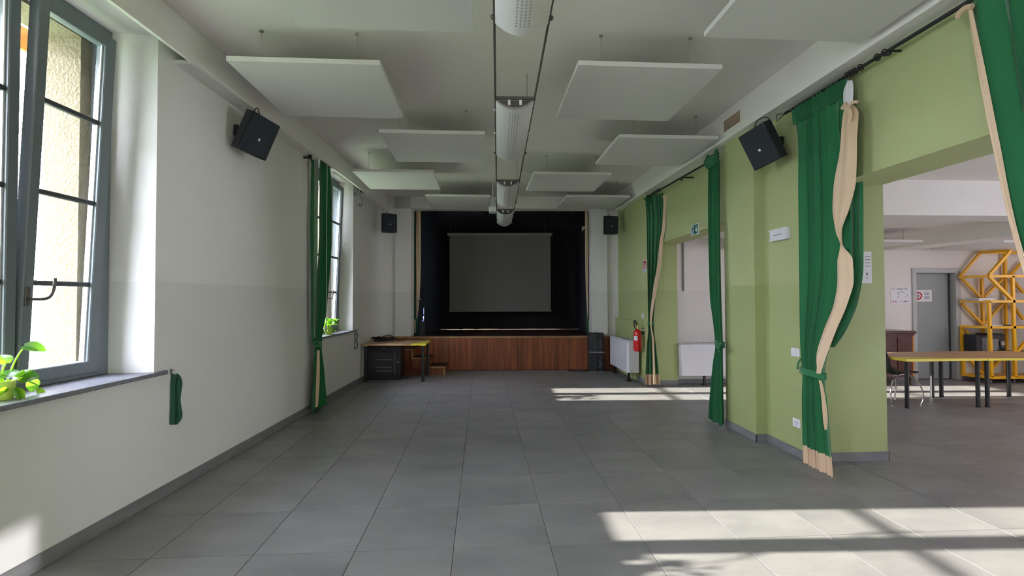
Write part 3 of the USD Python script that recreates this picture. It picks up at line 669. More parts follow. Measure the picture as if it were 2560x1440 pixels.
# ---- acoustic panels
def make_panel(loc, label):
    t = thing('acoustic_panel', label, 'ceiling panel', loc, 0, 'square acoustic panels under the hall ceiling')
    obj(t, 'board', box(-.595, .595, -.58, .58, 0, .040, .002), 'panel_white', smooth=False)
    for sx in (-.38, .38):
        for sy in (-.46, .46):
            obj(t, 'wire', [rod((sx, sy, .038), (sx, sy, CEIL - 3.405 - .002), .0022, 6), moved(disc(.010, .03, 10), sx, sy, .05), moved(disc(.016, .012, 12), sx, sy, CEIL - 3.405 - .007)], 'steel')
    return t
PZ = 3.405
PN = [(-.645, 2.79, 'ceiling panel nearest the camera on the left, cut off by the picture top'), (-1.40, 4.46, 'ceiling panel hanging in front of the near left wall speaker'), (-.555, 6.06, 'ceiling panel on the left next to the second lamp of the row'),
      (-1.30, 7.77, 'ceiling panel hanging beside the far left window curtain'), (-.43, 9.46, 'ceiling panel farthest away on the left, in front of the stage'),
      (2.185, 2.75, 'ceiling panel nearest the camera on the right, cut off by the picture top'), (1.37, 4.37, 'ceiling panel on the right beside the gap before the second lamp'), (2.19, 6.07, 'ceiling panel on the right next to the plywood patch of the beam'),
      (1.375, 7.77, 'ceiling panel on the right next to the third lamp of the row'), (2.165, 9.38, 'ceiling panel farthest away on the right, in front of the stage')]
first = None
for x, y, l in PN:
    l = 'white square ' + l
    if first is None:
        first = make_panel((x, y, PZ), l)
    else:
        copy(first, (x, y, PZ), 0, l)
for x, y, z, l in ((6.30, 7.75, 2.40, 'pale acoustic panel hanging left of the white rib in the side room'), (8.85, 7.75, 2.40, 'pale acoustic panel above the yellow shelving in the side room')):
    t = thing('side_room_panel', l, 'ceiling panel', (x, y, z), 0, 'acoustic panels in the side room')
    obj(t, 'board', box(-.60, .60, -.62, .62, 0, .040, .002), 'panel_white', smooth=False)
    for sx, sy in ((-.4, -.48), (.4, -.48), (-.4, .48), (.4, .48)):
        obj(t, 'wire', rod((sx, sy, .038), (sx, sy, 2.62 - z), .003, 6), 'steel')

# ---- suspended lamp row
LX = lambda y: -.013 + .0335 * y
LA = -math.degrees(math.atan(.0335))
LZ = 3.10
t = thing('lamp_rail', 'pair of thin dark rails running the length of the hall and carrying the lamps', 'rail', (LX(0), 0, LZ), LA)
obj(t, 'rail', rod((-.004, -2.5, .006), (-.004, 9.45, .006), .0075), 'dark_steel')
obj(t, 'rail', rod((.304, -2.5, .006), (.304, 9.45, .006), .0075), 'dark_steel')
for yy in (3.74, 6.40, 8.52):
    obj(t, 'hanger', [rod((.0, yy + .9, .01), (.0, yy + .9, CEIL - LZ), .002, 6), rod((.30, yy + .9, .01), (.30, yy + .9, CEIL - LZ), .002, 6)], 'dark_steel')
def make_lamp(y0, label, length=1.46):
    x = LX(y0)
    t = thing('suspended_lamp', label, 'lamp', (x, y0, LZ), LA, 'curved white lamps in a row under the ceiling')
    def f(s, tt):
        q = (s - .5) * 2
        return (.15 + .15 * q, .02 + (length - .02) * tt, -.006 - .072 * (1 - q * q))
    a = grid(f, 25, 8); bm = a.copy(); bm.apply_translation([0, 0, .004]); bm.invert()
    obj(t, 'diffuser', [a, bm], 'lamp_white', smooth=True)
    per = []
    for k in range(4):
        xx = .115 + .023 * k; q = (xx - .15) / .15; zz = -.006 - .072 * (1 - q * q) - .0008
        for i in range(46):
            per.append(box(xx - .0035, xx + .0035, .10 + .028 * i, .112 + .028 * i, zz, zz + .0009))
    obj(t, 'perforation', per, 'perforation', smooth=False, kind='stuff')
    obj(t, 'end_bar', [box(-.012, .312, -.010, .012, -.006, .018, .003)], 'dark_steel', smooth=False)
    obj(t, 'end_plate', trimesh.convex.convex_hull(np.array([(.15 + .13 * q, yy, -.008 - .05 * (1 - q * q)) for q in np.linspace(-1, 1, 13) for yy in (.012, .02)])), 'dark_steel', smooth=False)
    for xx in (.095, .185):
        obj(t, 'tube_holder', box(xx, xx + .02, .0, .03, -.045, .0, .002), 'white_plastic', smooth=False)
    for yy in (.22, .78, length - .05):
        for xx in (-.012, .312):
            obj(t, 'clip_knob', moved(trimesh.creation.icosphere(2, .010 if yy < length - .1 else .014), xx, yy, 0), 'white_metal' if yy < length - .1 else 'dark_steel')
    return t
lamps = None
for y, l in ((1.24, 'long curved white lamp with rows of small holes nearest the camera'), (3.75, 'second curved white lamp from the camera in the suspended row'), (6.40, 'third curved white lamp from the camera in the suspended row'), (8.52, 'farthest curved white lamp in the row, just in front of the stage')):
    l = l
    if lamps is None: lamps = make_lamp(y, l)
    else: copy(lamps, (LX(y), y, LZ), LA, l)

t = thing('projector', 'small white projector hanging under the ceiling beside the farthest lamp', 'projector', (.21, 9.05, 3.20), LA)
obj(t, 'body', box(-.07, .09, -.12, .12, -.06, .045, .012), 'white_plastic', smooth=False)
obj(t, 'lens', rotated(moved(disc(.028, .03), 0, 0, 0), PI / 2, (1, 0, 0)).apply_translation([0, .13, -.01]), 'black_plastic')
obj(t, 'ceiling_pole', rod((0, 0, .04), (0, 0, CEIL - 3.20), .014), 'white_metal')

# ---- speakers on the walls
def make_speaker(name, label, c, yaw, tilt, roll=0.0, w=.315, h=.38, dp=.21, mount=None):
    n = np.array([math.cos(yaw) * math.cos(tilt), math.sin(yaw) * math.cos(tilt), -math.sin(tilt)])
    r = np.array([-math.sin(yaw), math.cos(yaw), 0]); u = np.cross(n, r)
    r, u = math.cos(roll) * r + math.sin(roll) * u, -math.sin(roll) * r + math.cos(roll) * u
    R = np.stack([r, u, n], 1)                          # local: x right, y up, z out of the front
    t = thing(name, label, 'speaker', c, 0, 'black wall speakers')
    z = lambda m: spun(m, R)
    prof = [(-w / 2, -.02), (w / 2, -.02), (w / 2, -dp * .55), (w * .30, -dp), (-w * .30, -dp), (-w / 2, -dp * .55)]
    cab = prism([(a, b) for a, b in prof], -h / 2, h / 2)
    q = cab.to_mesh(); cb = trimesh.Trimesh(q.vert_properties[:, :3], q.tri_verts, process=False); cb.vertices = cb.vertices[:, [0, 2, 1]]; cb.invert()
    obj(t, 'cabinet', z(cb), 'black_plastic', smooth=False)
    obj(t, 'front_grille', z(box(-w / 2, w / 2, -h / 2, h / 2, -.022, 0, .012)), 'speaker_cloth', smooth=False)
    obj(t, 'badge', z(box(-.012, .012, -.012 - .03, .012 - .03, 0, .0015)), 'sign_white', smooth=False, label='small white badge')
    back = -n * dp
    m = [box(-.04, .04, -.06, .06, -dp - .01, -dp + .01, .004)]
    obj(t, 'mount', [z(join(m))] + ([tube([back, np.array(mount) - np.array(c)], .014, 8), moved(box(-.02, .02, -.05, .05, -.05, .05, .003), *(np.array(mount) - np.array(c)))] if mount is not None else []), 'black_metal', smooth=False)
    top = u * h / 2 - n * .12
    obj(t, 'cable', tube(smoothed([top * .8, top + np.array([0, 0, .05]) - r * .02, top + np.array([0, 0, .075]) - n * .05, back + u * .05], 5), .005, 6), 'black_plastic')
    return t
make_speaker('wall_speaker', 'tilted black speaker high on the white wall between the two windows', (-2.152, 4.832, 3.119), -.50, .37, -.16, mount=lw(.025, 4.92, 3.20))
make_speaker('wall_speaker', 'tilted black speaker high on the green pier left of the big curtain', (2.726, 4.58, 3.022), 3.50, .40, .19, mount=(3.03, 4.72, 3.12))
make_speaker('wall_speaker', 'upright black speaker in the far left corner beside the stage', (-1.82, 9.80, 3.055), -.95, 0, w=.29, h=.37, dp=.20, mount=lw(.20, 10.53, 3.06))
make_speaker('wall_speaker', 'upright black speaker in the far right corner between white and green wall', (2.66, 9.70, 3.03), -1.411, .03, w=.275, h=.365, dp=.20, mount=lw(4.95, 10.53, 3.04))

# ---- things on the green wall
t = thing('emergency_light', 'white framed emergency light box on the green pier', 'lamp', (3.05, 4.722, 2.18))
obj(t, 'case', box(-.045, 0, -.142, .142, -.058, .058, .004), 'white_metal', smooth=False)
obj(t, 'lens', box(-.0465, -.044, -.118, .128, -.044, .044), 'paper', smooth=False)
obj(t, 'rim', [box(-.054, -.044, -.142, .142, .046, .058, .002), box(-.054, -.044, -.142, .142, -.058, -.046, .002)], 'sign_white', smooth=False)
obj(t, 'line_mark', [box(-.0472, -.0464, -.06 + .035 * k, -.035 + .035 * k, -.006, .004) for k in range(4)], 'grey_plastic', smooth=False)
t = thing('light_switch', 'white light switch plate beside the tied curtain on the green pier', 'switch', (3.05, 4.53, 1.008))
obj(t, 'plate', box(-.009, 0, -.062, .062, -.04, .04, .003), 'white_plastic', smooth=False)
obj(t, 'rocker', rotated(box(-.014, -.008, -.034, .034, -.027, .027, .002), .05, (0, 0, 1)), 'white_metal', smooth=False)
t = thing('wall_socket', 'white power socket low on the green pier', 'socket', (3.05, 4.527, .325))
obj(t, 'plate', box(-.009, 0, -.058, .058, -.042, .042, .003), 'white_plastic', smooth=False)
obj(t, 'well', rotated(lathe([(.0, .0), (.020, .0), (.022, .0035), (.024, .0035), (.024, 0)], 20), -PI / 2, (0, 1, 0)).apply_translation([-.0092, 0, 0]), 'white_metal')
obj(t, 'pin_hole', [rotated(moved(disc(.003, .001, 8), 0, 0, 0), PI / 2, (0, 1, 0)).apply_translation([-.0105, q, 0]) for q in (-.009, .009)], 'ink_grey')
t = thing('exit_sign', 'green exit sign with running man and down arrow over the far opening', 'sign', (3.05, 6.72, 2.515))
obj(t, 'plate', box(-.012, 0, -.12, .12, -.075, .075), 'sign_white', smooth=False)
obj(t, 'field', box(-.0135, -.011, -.110, .110, -.066, .066), 'sign_green', smooth=False)
PX = lambda y0, y1, z0, z1: box(-.0148, -.013, y0, y1, z0, z1)
obj(t, 'doorway', [PX(.02, .095, -.056, -.0), PX(.02, .095, .04, .056), PX(.074, .095, 0, .04), PX(.02, .03, 0, .04)], 'sign_white', smooth=False)
man = [rotated(disc(.009, .0016, 12), PI / 2, (0, 1, 0)).apply_translation([-.0145, .050, .028])]
man += [beam((-.0155, a, b), (-.0155, c_, e), .002, .011, (1, 0, 0)) for a, b, c_, e in ((.052, .018, .058, -.012), (.058, -.012, .045, -.03), (.045, -.03, .052, -.05), (.058, -.012, .072, -.028), (.072, -.028, .088, -.03), (.052, .012, .036, .004), (.053, .014, .07, .0))]
obj(t, 'running_figure', man, 'sign_green', smooth=False)
cs = m3.CrossSection([[(-.058, .05), (-.058, -.01), (-.036, .012), (-.036, -.008), (-.066, -.052), (-.096, -.008), (-.096, .012), (-.074, -.01), (-.074, .05)]], m3.FillRule.NonZero)
q = m3.Manifold.extrude(cs, .0016).to_mesh(); ar = trimesh.Trimesh(q.vert_properties[:, :3], q.tri_verts, process=False); ar.vertices = np.stack([-.0148 + ar.vertices[:, 2], ar.vertices[:, 0], ar.vertices[:, 1]], 1)
obj(t, 'arrow', ar, 'sign_white', smooth=False)
t = thing('extinguisher_sign', 'red and white fire extinguisher sign above the extinguisher', 'sign', (2.93, 8.51, 2.11))
obj(t, 'plate', box(-.004, 0, -.092, .092, -.105, .105), 'sign_white', smooth=False)
obj(t, 'field', box(-.0055, -.003, -.080, .080, -.055, .092), 'sign_red', smooth=False)
obj(t, 'pictogram', [box(-.007, -.005, .018, .050, -.045, .035), box(-.007, -.005, .026, .040, .045, .07), box(-.007, -.005, .026, .068, .058, .066), box(-.007, -.005, -.055, -.020, -.045, .02), box(-.007, -.005, -.05, -.03, .02, .06)], 'sign_white', smooth=False)
obj(t, 'caption', [box(-.006, -.0035, -.075, .075, -.098, -.063)], 'label_blue', smooth=False)
t = thing('switch_plate', 'small white switch plate on the green wall above the extinguisher hose', 'switch', (2.93, 8.63, 1.205))
obj(t, 'plate', box(-.009, 0, -.055, .055, -.042, .042, .003), 'white_plastic', smooth=False)
obj(t, 'button', [box(-.012, -.008, -.03 + .03 * k, -.006 + .03 * k, -.024, .024, .001) for k in range(2)], 'white_metal', smooth=False)
t = thing('notice_sheet', 'white printed notice taped on the green side of the near pier', 'paper', (3.665, 4.38, 1.825))
obj(t, 'sheet', box(-.085, .045, -.003, 0, -.15, .15), 'paper', smooth=False)
obj(t, 'print', [box(-.02, .035, -.0036, -.0028, .10 - .03 * k, .106 - .03 * k) for k in range(4)] + [box(-.012, .006, -.0036, -.0028, -.075, -.050), box(-.016, .012, -.0036, -.0028, -.105, -.098)], 'ink_grey', smooth=False)
t = thing('plywood_patch', 'unpainted plywood patch in the side of the right ceiling beam', 'patch', (2.85, 5.305, 3.548))
obj(t, 'board', prism([(-.004, -.175), (0, -.175), (0, .175), (-.004, .175)], -.063, .063), 'plywood_patch', smooth=False)
t = thing('wall_hatch', 'painted rectangular inspection hatch on the white wall left of the far left curtain', 'hatch', lw(0, 6.55, 3.08), AD)
obj(t, 'cover', box(0, .010, -.12, .10, -.29, .25, .003), 'plaster', smooth=False)

# ---- fire extinguisher
t = thing('fire_extinguisher', 'red fire extinguisher hanging beside the narrow tied curtain', 'fire extinguisher', (2.81, 8.585, .575))
obj(t, 'cylinder', lathe([(0, 0), (.055, 0), (.068, .02), (.072, .04), (.072, .30), (.068, .345), (.05, .38), (.022, .40), (0, .40)], 28), 'red_paint', smooth=40)
obj(t, 'neck', lathe([(.018, .39), (.018, .43), (.014, .47), (0, .47)], 14), 'brass')
obj(t, 'lever', [box(-.012, .012, -.015, .085, .47, .482, .003), rotated(box(-.010, .010, -.02, .085, .495, .505, .003), -.2, (1, 0, 0), (0, -.01, .49))], 'chrome', smooth=False)
obj(t, 'gauge', rotated(disc(.016, .012, 14), PI / 2, (0, 1, 0)).apply_translation([-.022, .0, .445]), 'steel')
obj(t, 'hose', tube(smoothed([(0, .02, .455), (-.01, .06, .50), (-.01, .10, .545), (-.01, .15, .535), (-.01, .165, .48), (-.01, .13, .43), (0, .085, .39)], 6), .011, 8), 'rubber')
for a0, a1, z0, z1 in ((195, 250, .20, .28), (150, 172, .25, .285), (150, 172, .06, .11)):
    obj(t, 'label', grid(lambda s, q: (.0728 * math.cos(s), .0728 * math.sin(s), q), 8, 2, math.radians(a0), math.radians(a1), z0, z1), 'sign_white', smooth=False, label='white printed label')
obj(t, 'print', [grid(lambda s, q: (.0732 * math.cos(s), .0732 * math.sin(s), q), 6, 2, math.radians(205), math.radians(243), .215 + .02 * k, .225 + .02 * k) for k in range(3)], 'label_blue', smooth=False)
obj(t, 'tag', prism([(-.03, .07), (-.025, .075), (-.015, .12), (-.02, .115)], .28, .35), 'yellow_tag', smooth=False, label='yellow inspection tag')
obj(t, 'wall_bracket', [box(.06, .13, -.02, .02, .30, .36, .003), rod((.07, 0, .41), (.13, 0, .41), .006)], 'black_metal', smooth=False)

# ---- fan coil heaters
def heater(name, label, loc, rz, w, h, dp, feet):
    t = thing(name, label, 'heater', loc, rz, 'white fan coil heaters')
    z0 = .17
    pts = []
    prof = [(-w / 2, dp), (-w / 2, .035), (-w / 2 + .012, .012), (-w / 2 + .04, 0), (w / 2 - .04, 0), (w / 2 - .012, .012), (w / 2, .035), (w / 2, dp)]
    obj(t, 'casing', prism(prof, z0, z0 + h - .02), 'white_metal', smooth=40)
    obj(t, 'top_grille', box(-w / 2 + .005, w / 2 - .005, .015, dp, z0 + h - .02, z0 + h, .004), 'white_metal', smooth=False)
    for k in range(int(w / .11) - 1):
        x = -w / 2 + .09 + .11 * k
        obj(t, 'slot', box(x, x + .075, .05, dp - .06, z0 + h - .001, z0 + h + .0012), 'grey_plastic', smooth=False)
    for x in feet:
        obj(t, 'foot', [box(x - .015, x + .015, .05, .09, .01, z0), box(x - .04, x + .04, .03, .11, 0, .012, .002)], 'black_metal', smooth=False)
    return t
heater('fan_heater', 'white low heater on the green wall beside the stage', (2.66, 9.33, 0), -90, 1.24, .585, .215, (-.45, .47))
heater('fan_heater', 'white low heater against the white wall seen through the far opening', (4.20, 8.26, 0), 0, 1.45, .565, .22, (-.28, .45))
t = thing('cable_trunking', 'thin grey vertical conduit on the white wall behind the far opening', 'conduit', (3.625, 8.5, 0))
obj(t, 'channel', box(-.016, .016, -.02, 0, 1.66, 2.62, .003), 'grey_plastic', smooth=False)
t = thing('wall_box', 'small white flush box on the white wall above the second heater', 'switch', (3.96, 8.5, 2.13))
obj(t, 'plate', box(-.07, .07, -.008, 0, -.05, .05, .003), 'white_plastic', smooth=False)
obj(t, 'insert', box(-.05, .05, -.011, -.007, -.034, .034, .002), 'side_wall', smooth=False)

# ---- stack of two loudspeakers by the stage
t0 = None
for k, lab in enumerate(('lower of two stacked black loudspeakers right of the stage front', 'upper of two stacked black loudspeakers right of the stage front')):
    t = thing('loudspeaker', lab, 'speaker', (2.38, 9.92, .405 * k), -6, 'stacked loudspeakers by the stage')
    w, h = .158, .40
    obj(t, 'cabinet', prism([(-w, .26), (-w, .05), (-.12, .005), (.12, .005), (w, .05), (w, .26)], .004, h), 'black_plastic', smooth=False)
    obj(t, 'grille', [m for m in (prism([(-w + .012, .045), (-.004, -.012), (-.004, .0), (-w + .02, .05)], .03, h - .025), prism([(.004, -.012), (w - .012, .045), (w - .02, .05), (.004, .0)], .03, h - .025))], 'grille', smooth=False)
    obj(t, 'cone', [rotated(lathe([(.012, 0), (.07, .018), (.075, .018), (.075, .0), (.012, -.01)], 20), PI / 2, (1, 0, 0)).apply_translation([.04, .01, .17])], 'cone_grey')
    obj(t, 'trim_line', box(-w, w, -.004, .05, .004, .014), 'steel', smooth=False)
    obj(t, 'handle' if k else 'logo', box(-.03, .03, -.002, .06, h, h + .012, .003) if k else box(-.02, .02, -.016, -.010, .015, .025), 'black_plastic', smooth=False)
t = thing('floor_cable', 'thin black cable lying on the floor left of the stacked loudspeakers', 'cable', (0, 0, 0))
obj(t, 'cable', tube(smoothed([(2.30, 10.12, .006), (2.15, 10.05, .006), (2.02, 9.98, .006), (1.9, 10.06, .006), (1.82, 10.16, .006), (1.9, 10.2, .006), (2.1, 10.14, .006), (2.28, 10.18, .006)], 6), .006, 6), 'rubber')

# ---- tables
def table(name, label, x0, x1, y0, y1, H, legs, wedge, rz=0, group=None):
    cx, cy = (x0 + x1) / 2, (y0 + y1) / 2
    t = thing(name, label, 'table', (cx, cy, 0), rz, group)
    a, b, c_, e = x0 - cx, x1 - cx, y0 - cy, y1 - cy
    wp = [(p - cx, q - cy) for p, q in wedge]
    yel = prism(wp, H - .032, H)
    top = prism([(a, c_), (b, c_), (b, e), (a, e)], H - .032, H) - prism([(p, q) for p, q in wp], H - .05, H + .05)
    obj(t, 'table_top', top, 'table_wood', smooth=False)
    obj(t, 'corner_inlay', yel, 'yellow_paint', smooth=False, label='yellow painted corner of the top')
    for lx, ly in legs:
        lg = obj(t, 'leg', rod((lx - cx, ly - cy, .012), (lx - cx, ly - cy, H - .03), .026, 14), 'black_metal')
        obj(lg, 'foot_cap', moved(disc(.029, .016, 14), lx - cx, ly - cy, .008), 'rubber')
        obj(lg, 'socket_plate', moved(disc(.05, .008, 14), lx - cx, ly - cy, H - .036), 'steel')
    return t
table('worktable', 'wooden table with one yellow corner standing over the black rack by the stage', -2.19, -1.03, 9.03, 9.86, .70, ((-2.13, 9.09), (-1.085, 9.07), (-1.065, 9.72), (-2.12, 9.78)),
      ((-1.30, 9.03), (-1.03, 9.03), (-1.03, 9.86)), 0, 'wooden tables with yellow corners')
table('worktable', 'wooden table with yellow front edge nearest the green pier in the side room', 5.80, 6.99, 6.28, 7.14, .69, ((5.90, 6.39), (6.93, 6.37), (7.0 - .06, 7.07), (5.92, 7.07)),
      ((5.80, 6.28), (6.99, 6.28), (5.80, 6.55)), 0, 'wooden tables with yellow corners')
table('worktable', 'wooden table end to end with the other, in front of the yellow shelving', 7.0, 8.30, 6.28, 7.14, .69, ((7.07, 6.37), (8.15, 6.37), (8.15, 7.02), (7.09, 7.07)),
      ((7.0, 6.28), (7.62, 6.28), (7.0, 6.34)), 0, 'wooden tables with yellow corners')

# ---- black rack under the first table, cables on top
t = thing('equipment_rack', 'black equipment rack with glass door under the table by the stage', 'cabinet', (-1.84, 9.52, 0), 0)
obj(t, 'body', box(-.31, .31, -.24, .26, .03, .655, .004), 'black_metal', smooth=False)
obj(t, 'door', box(-.29, .24, -.262, -.244, .06, .63, .004), 'black_metal', smooth=False)
obj(t, 'door_glass', box(-.16, .20, -.268, -.262, .11, .56), 'grille', smooth=False)
obj(t, 'door_stile', box(.205, .215, -.27, -.262, .11, .56), 'grey_plastic', smooth=False)
obj(t, 'lock', rotated(disc(.012, .02, 12), PI / 2, (1, 0, 0)).apply_translation([.262, -.25, .34]), 'steel')
obj(t, 'badge', box(-.035, .015, -.2645, -.261, .59, .602), 'grey_plastic', smooth=False)
obj(t, 'device_front', [box(-.13, .15, -.2695, -.267, z, z + .012) for z in (.17, .24, .38)], 'ink_grey', smooth=False)
obj(t, 'base', box(-.29, .29, -.22, .24, 0, .032), 'black_metal', smooth=False)
t = thing('cable_heap', 'tangle of black cables lying at the back of the table by the stage', 'cables', (-1.84, 9.66, .70))
r_ = random.Random(11)
for k in range(9):
    ox, oy = r_.uniform(-.22, .18), r_.uniform(-.08, .10); rr = r_.uniform(.05, .10)
    pts = [(ox + rr * 1.5 * math.cos(q), oy + rr * .6 * math.sin(q), .010 + .008 * k + .012 * abs(math.sin(1.5 * q + k))) for q in np.linspace(0, 2 * PI * 1.3, 12)]
    obj(t, 'cable', tube(smoothed(pts, 3), .008, 6), 'rubber')
obj(t, 'cable', tube(smoothed([(-.26, 0, .01), (-.16, .02, .05), (-.06, .0, .10), (.05, .03, .11), (.14, .0, .05), (.30, .02, .01)], 6), .007, 6), 'rubber')
obj(t, 'plug', box(-.27, -.10, -.03, .03, .0, .045, .008), 'black_plastic', smooth=False)

# ---- side room furniture
t = thing('sideboard', 'dark carved wooden sideboard behind the green pier edge', 'cabinet', (7.12, 8.26, 0))
obj(t, 'body', box(-.48, .47, -.19, .22, .14, .90, .004), 'cabinet_wood', smooth=False)
obj(t, 'top', box(-.51, .505, -.225, .23, .90, .945, .008), 'cabinet_wood', smooth=False)
obj(t, 'cornice', box(-.495, .485, -.205, .225, .865, .90, .006), 'cabinet_wood', smooth=False)
for x0, x1 in ((-.45, -.17), (-.14, .14), (.17, .43)):
    dr = obj(t, 'door', [box(x0, x1, -.205, -.19, .20, .84, .005), box(x0 + .045, x1 - .045, -.212, -.2, .26, .70, .006), box(x0 + .05, x1 - .05, -.211, -.2, .735, .80, .004)], 'cabinet_wood', smooth=False)
    obj(dr, 'knob', moved(trimesh.creation.icosphere(2, .011), x1 - .025, -.215, .52), 'brass')
for x in (-.44, .43):
    obj(t, 'leg', lathe([(.0, 0), (.022, 0), (.026, .03), (.016, .06), (.03, .11), (.03, .145)], 12, (x, -.15)), 'cabinet_wood')
    obj(t, 'leg', lathe([(.0, 0), (.022, 0), (.026, .03), (.016, .06), (.03, .11), (.03, .145)], 12, (x, .17)), 'cabinet_wood')
obj(t, 'corner_post', rod((.452, -.197, .15), (.452, -.197, .865), .014), 'orange_wood')  # sunlit edge of the sideboard, painted on as an orange strip

t = thing('shell_chair', 'black plastic shell chair with chrome legs tucked at the end of the table', 'chair', (5.995, 6.73, 0))
prof = smoothed([(.22, .445), (.16, .455), (.0, .435), (-.12, .432), (-.19, .47), (-.225, .56), (-.26, .72), (-.275, .80)], 4)
def shell(s, tt):
    i = tt * (len(prof) - 1); k = min(int(i), len(prof) - 2); f_ = i - k
    x, z = prof[k] * (1 - f_) + prof[k + 1] * f_
    wid = .20 - .03 * max(0, (tt - .75) / .25) ** 2
    q = (s - .5) * 2
    lift = .035 * q ** 4
    return (x + (lift * .8 if tt > .55 else 0), wid * q, z + (lift if tt < .6 else 0))
a = grid(shell, 17, 29); b = a.copy(); b.apply_translation([.004, 0, -.008]); b.invert()
obj(t, 'seat_shell', [a, b], 'black_plastic', smooth=True)
for sy in (-1, 1):
    obj(t, 'leg_frame', tube(smoothed([(-.20, sy * .21, .012), (-.12, sy * .175, .39), (-.06, sy * .165, .425), (.10, sy * .165, .43), (.15, sy * .175, .40), (.22, sy * .215, .012)], 7), .0095, 8), 'chrome')
    for x in (-.20, .22):
        obj(t, 'glide', moved(disc(.014, .014, 10), x * 1.0, sy * .213, .007), 'white_plastic')
obj(t, 'crossbar', [rod((-.05, -.165, .426), (-.05, .165, .426), .008), rod((.09, -.165, .428), (.09, .165, .428), .008)], 'chrome')

t = thing('yellow_shelving', 'tall yellow timber shelving of squares and diagonals in the side room', 'shelf', (0, 0, 0))
W_ = .045
def bars(name, y, segs, w=W_):
    for s in segs:
        for p, q in zip(s, s[1:]):
            obj(t, name, beam((p[0], y, p[1]), (q[0], y, q[1]), w, w, (0, 1, 0)), 'shelf_yellow', smooth=False)
yf, yb = 8.05, 8.435
def bar3(name, a, b, w=W_):
    obj(t, name, beam(a, b, w, w, (0, 0, 1) if abs(a[2] - b[2]) < .3 else (0, 1, 0)), 'shelf_yellow', smooth=False)
bars('post', yf, [[(9.46, 1.91), (9.47, .12)], [(9.0, 1.46), (9.02, .12)], [(10.03, 1.91), (10.03, .12)]])
bars('post', yb, [[(9.30, 1.89), (9.31, .12)], [(9.77, 2.35), (9.76, .12)], [(8.89, 1.0), (8.90, .12)]])
for z in (1.91, 1.46, 1.0, .11):
    bars('rail', yf, [[(9.0, z), (10.1, z)]])
    bar3('rail', (8.86, yb, z), (9.01, yf, z))
bar3('rail', (9.28, yb, 2.37), (9.45, yf, 2.37))
bars('rail', yb, [[(9.28, 2.37), (10.1, 2.37)], [(8.90, .10), (10.1, .10)]])
bars('diagonal', yf + .002, [[(9.43, 2.36), (9.02, 1.93)], [(9.02, 1.90), (9.45, 1.48)], [(9.51, .56), (9.93, .97)]])
bars('diagonal', yb - .004, [[(9.27, 2.35), (8.88, 1.93)], [(8.90, 1.89), (9.26, 1.54)], [(9.72, 1.88), (9.34, 1.54)], [(8.90, 1.42), (9.29, 1.03)], [(9.71, 1.42), (9.34, 1.06)], [(10.12, 2.2), (9.85, 1.93)], [(9.89, 1.87), (10.12, 1.62)],
     [(9.89, 1.40), (10.11, 1.12)], [(8.93, .93), (9.28, .60)], [(8.98, .42), (9.29, .10)], [(9.68, .42), (9.33, .10)]], .04)
for z in (1.915, 1.462, 1.0, .545, .115):
    obj(t, 'shelf_board', prism([(8.91, yb - .0225), (9.035, yf + .0225), (10.1, yf + .0225), (10.1, yb - .0225)], z - .009, z + .009), 'plywood', smooth=False)
for x, z in ((9.03, .11), (10.06, .10), (9.47, .10)):
    obj(t, 'depth_rail', box(x - .02, x + .02, yf + .0225, yb + .02, z - .02, z + .02), 'shelf_yellow', smooth=False)
    cst = obj(t, 'caster', [rotated(lathe([(0, -.012), (.035, -.012), (.038, 0), (.035, .012), (0, .012)], 18), PI / 2, (0, 1, 0)).apply_translation([x, yf + .04, .038])], 'grey_plastic')
    obj(cst, 'fork', [box(x - .02, x - .014, yf + .02, yf + .06, .03, .085), box(x + .014, x + .02, yf + .02, yf + .06, .03, .085), box(x - .02, x + .02, yf + .02, yf + .06, .083, .09)], 'black_metal', smooth=False)
for k, (x0, x1, z0, z1, y0) in enumerate(((8.86, 9.20, 1.4715, 1.493, 8.10), (8.88, 9.21, 1.4935, 1.519, 8.11))):
    t = thing('book', ('lower', 'upper')[k] + ' of two white books lying on the yellow shelving', 'book', ((x0 + x1) / 2, y0 + .11, z0), 0, 'white books on the shelving')
    hw, th = (x1 - x0) / 2, z1 - z0
    obj(t, 'cover', [box(-hw, hw, -.115, .115, 0, .002), box(-hw, hw, -.115, .115, th - .002, th), box(-hw, -hw + .003, -.115, .115, 0, th)], 'white_plastic', smooth=False)
    obj(t, 'pages', box(-hw + .004, hw - .004, -.111, .111, .0021, th - .0021), 'paper', smooth=False)
t = thing('glass_jar', 'small clear jar with a lid on the upper yellow shelf', 'jar', (9.62, 8.20, 1.4715))
obj(t, 'body', lathe([(0, 0), (.034, 0), (.038, .01), (.038, .09), (.028, .105), (.028, .115), (.024, .115), (.024, .103), (.034, .088), (.034, .006), (0, .006)], 18), 'pane_glass')
obj(t, 'lid', moved(disc(.031, .016, 18), 0, 0, .1235), 'white_plastic')
t = thing('bottle', 'small white bottle beside the jar on the yellow shelving', 'bottle', (9.52, 8.24, 1.4715))
obj(t, 'body', lathe([(0, 0), (.022, 0), (.024, .01), (.024, .07), (.012, .09), (.012, .105), (0, .105)], 14), 'paper')
obj(t, 'cap', moved(disc(.014, .02, 12), 0, 0, .1155), 'white_plastic')
t = thing('paint_roller_pole', 'white pole with a dark grip lying on the middle yellow shelf', 'pole', (9.25, 8.14, 1.024))
obj(t, 'pole', rod((-.22, 0, 0), (.13, .03, 0), .0145), 'white_plastic')
obj(t, 'grip', rod((.13, .03, 0), (.30, .045, 0), .0149), 'black_plastic')
t = thing('coffee_machine', 'dark grey machine with pale panel and knobs on the yellow shelving', 'machine', (9.10, 8.22, .5545))
obj(t, 'body', box(-.27, .28, -.10, .14, 0, .305, .01), 'black_plastic', smooth=False)
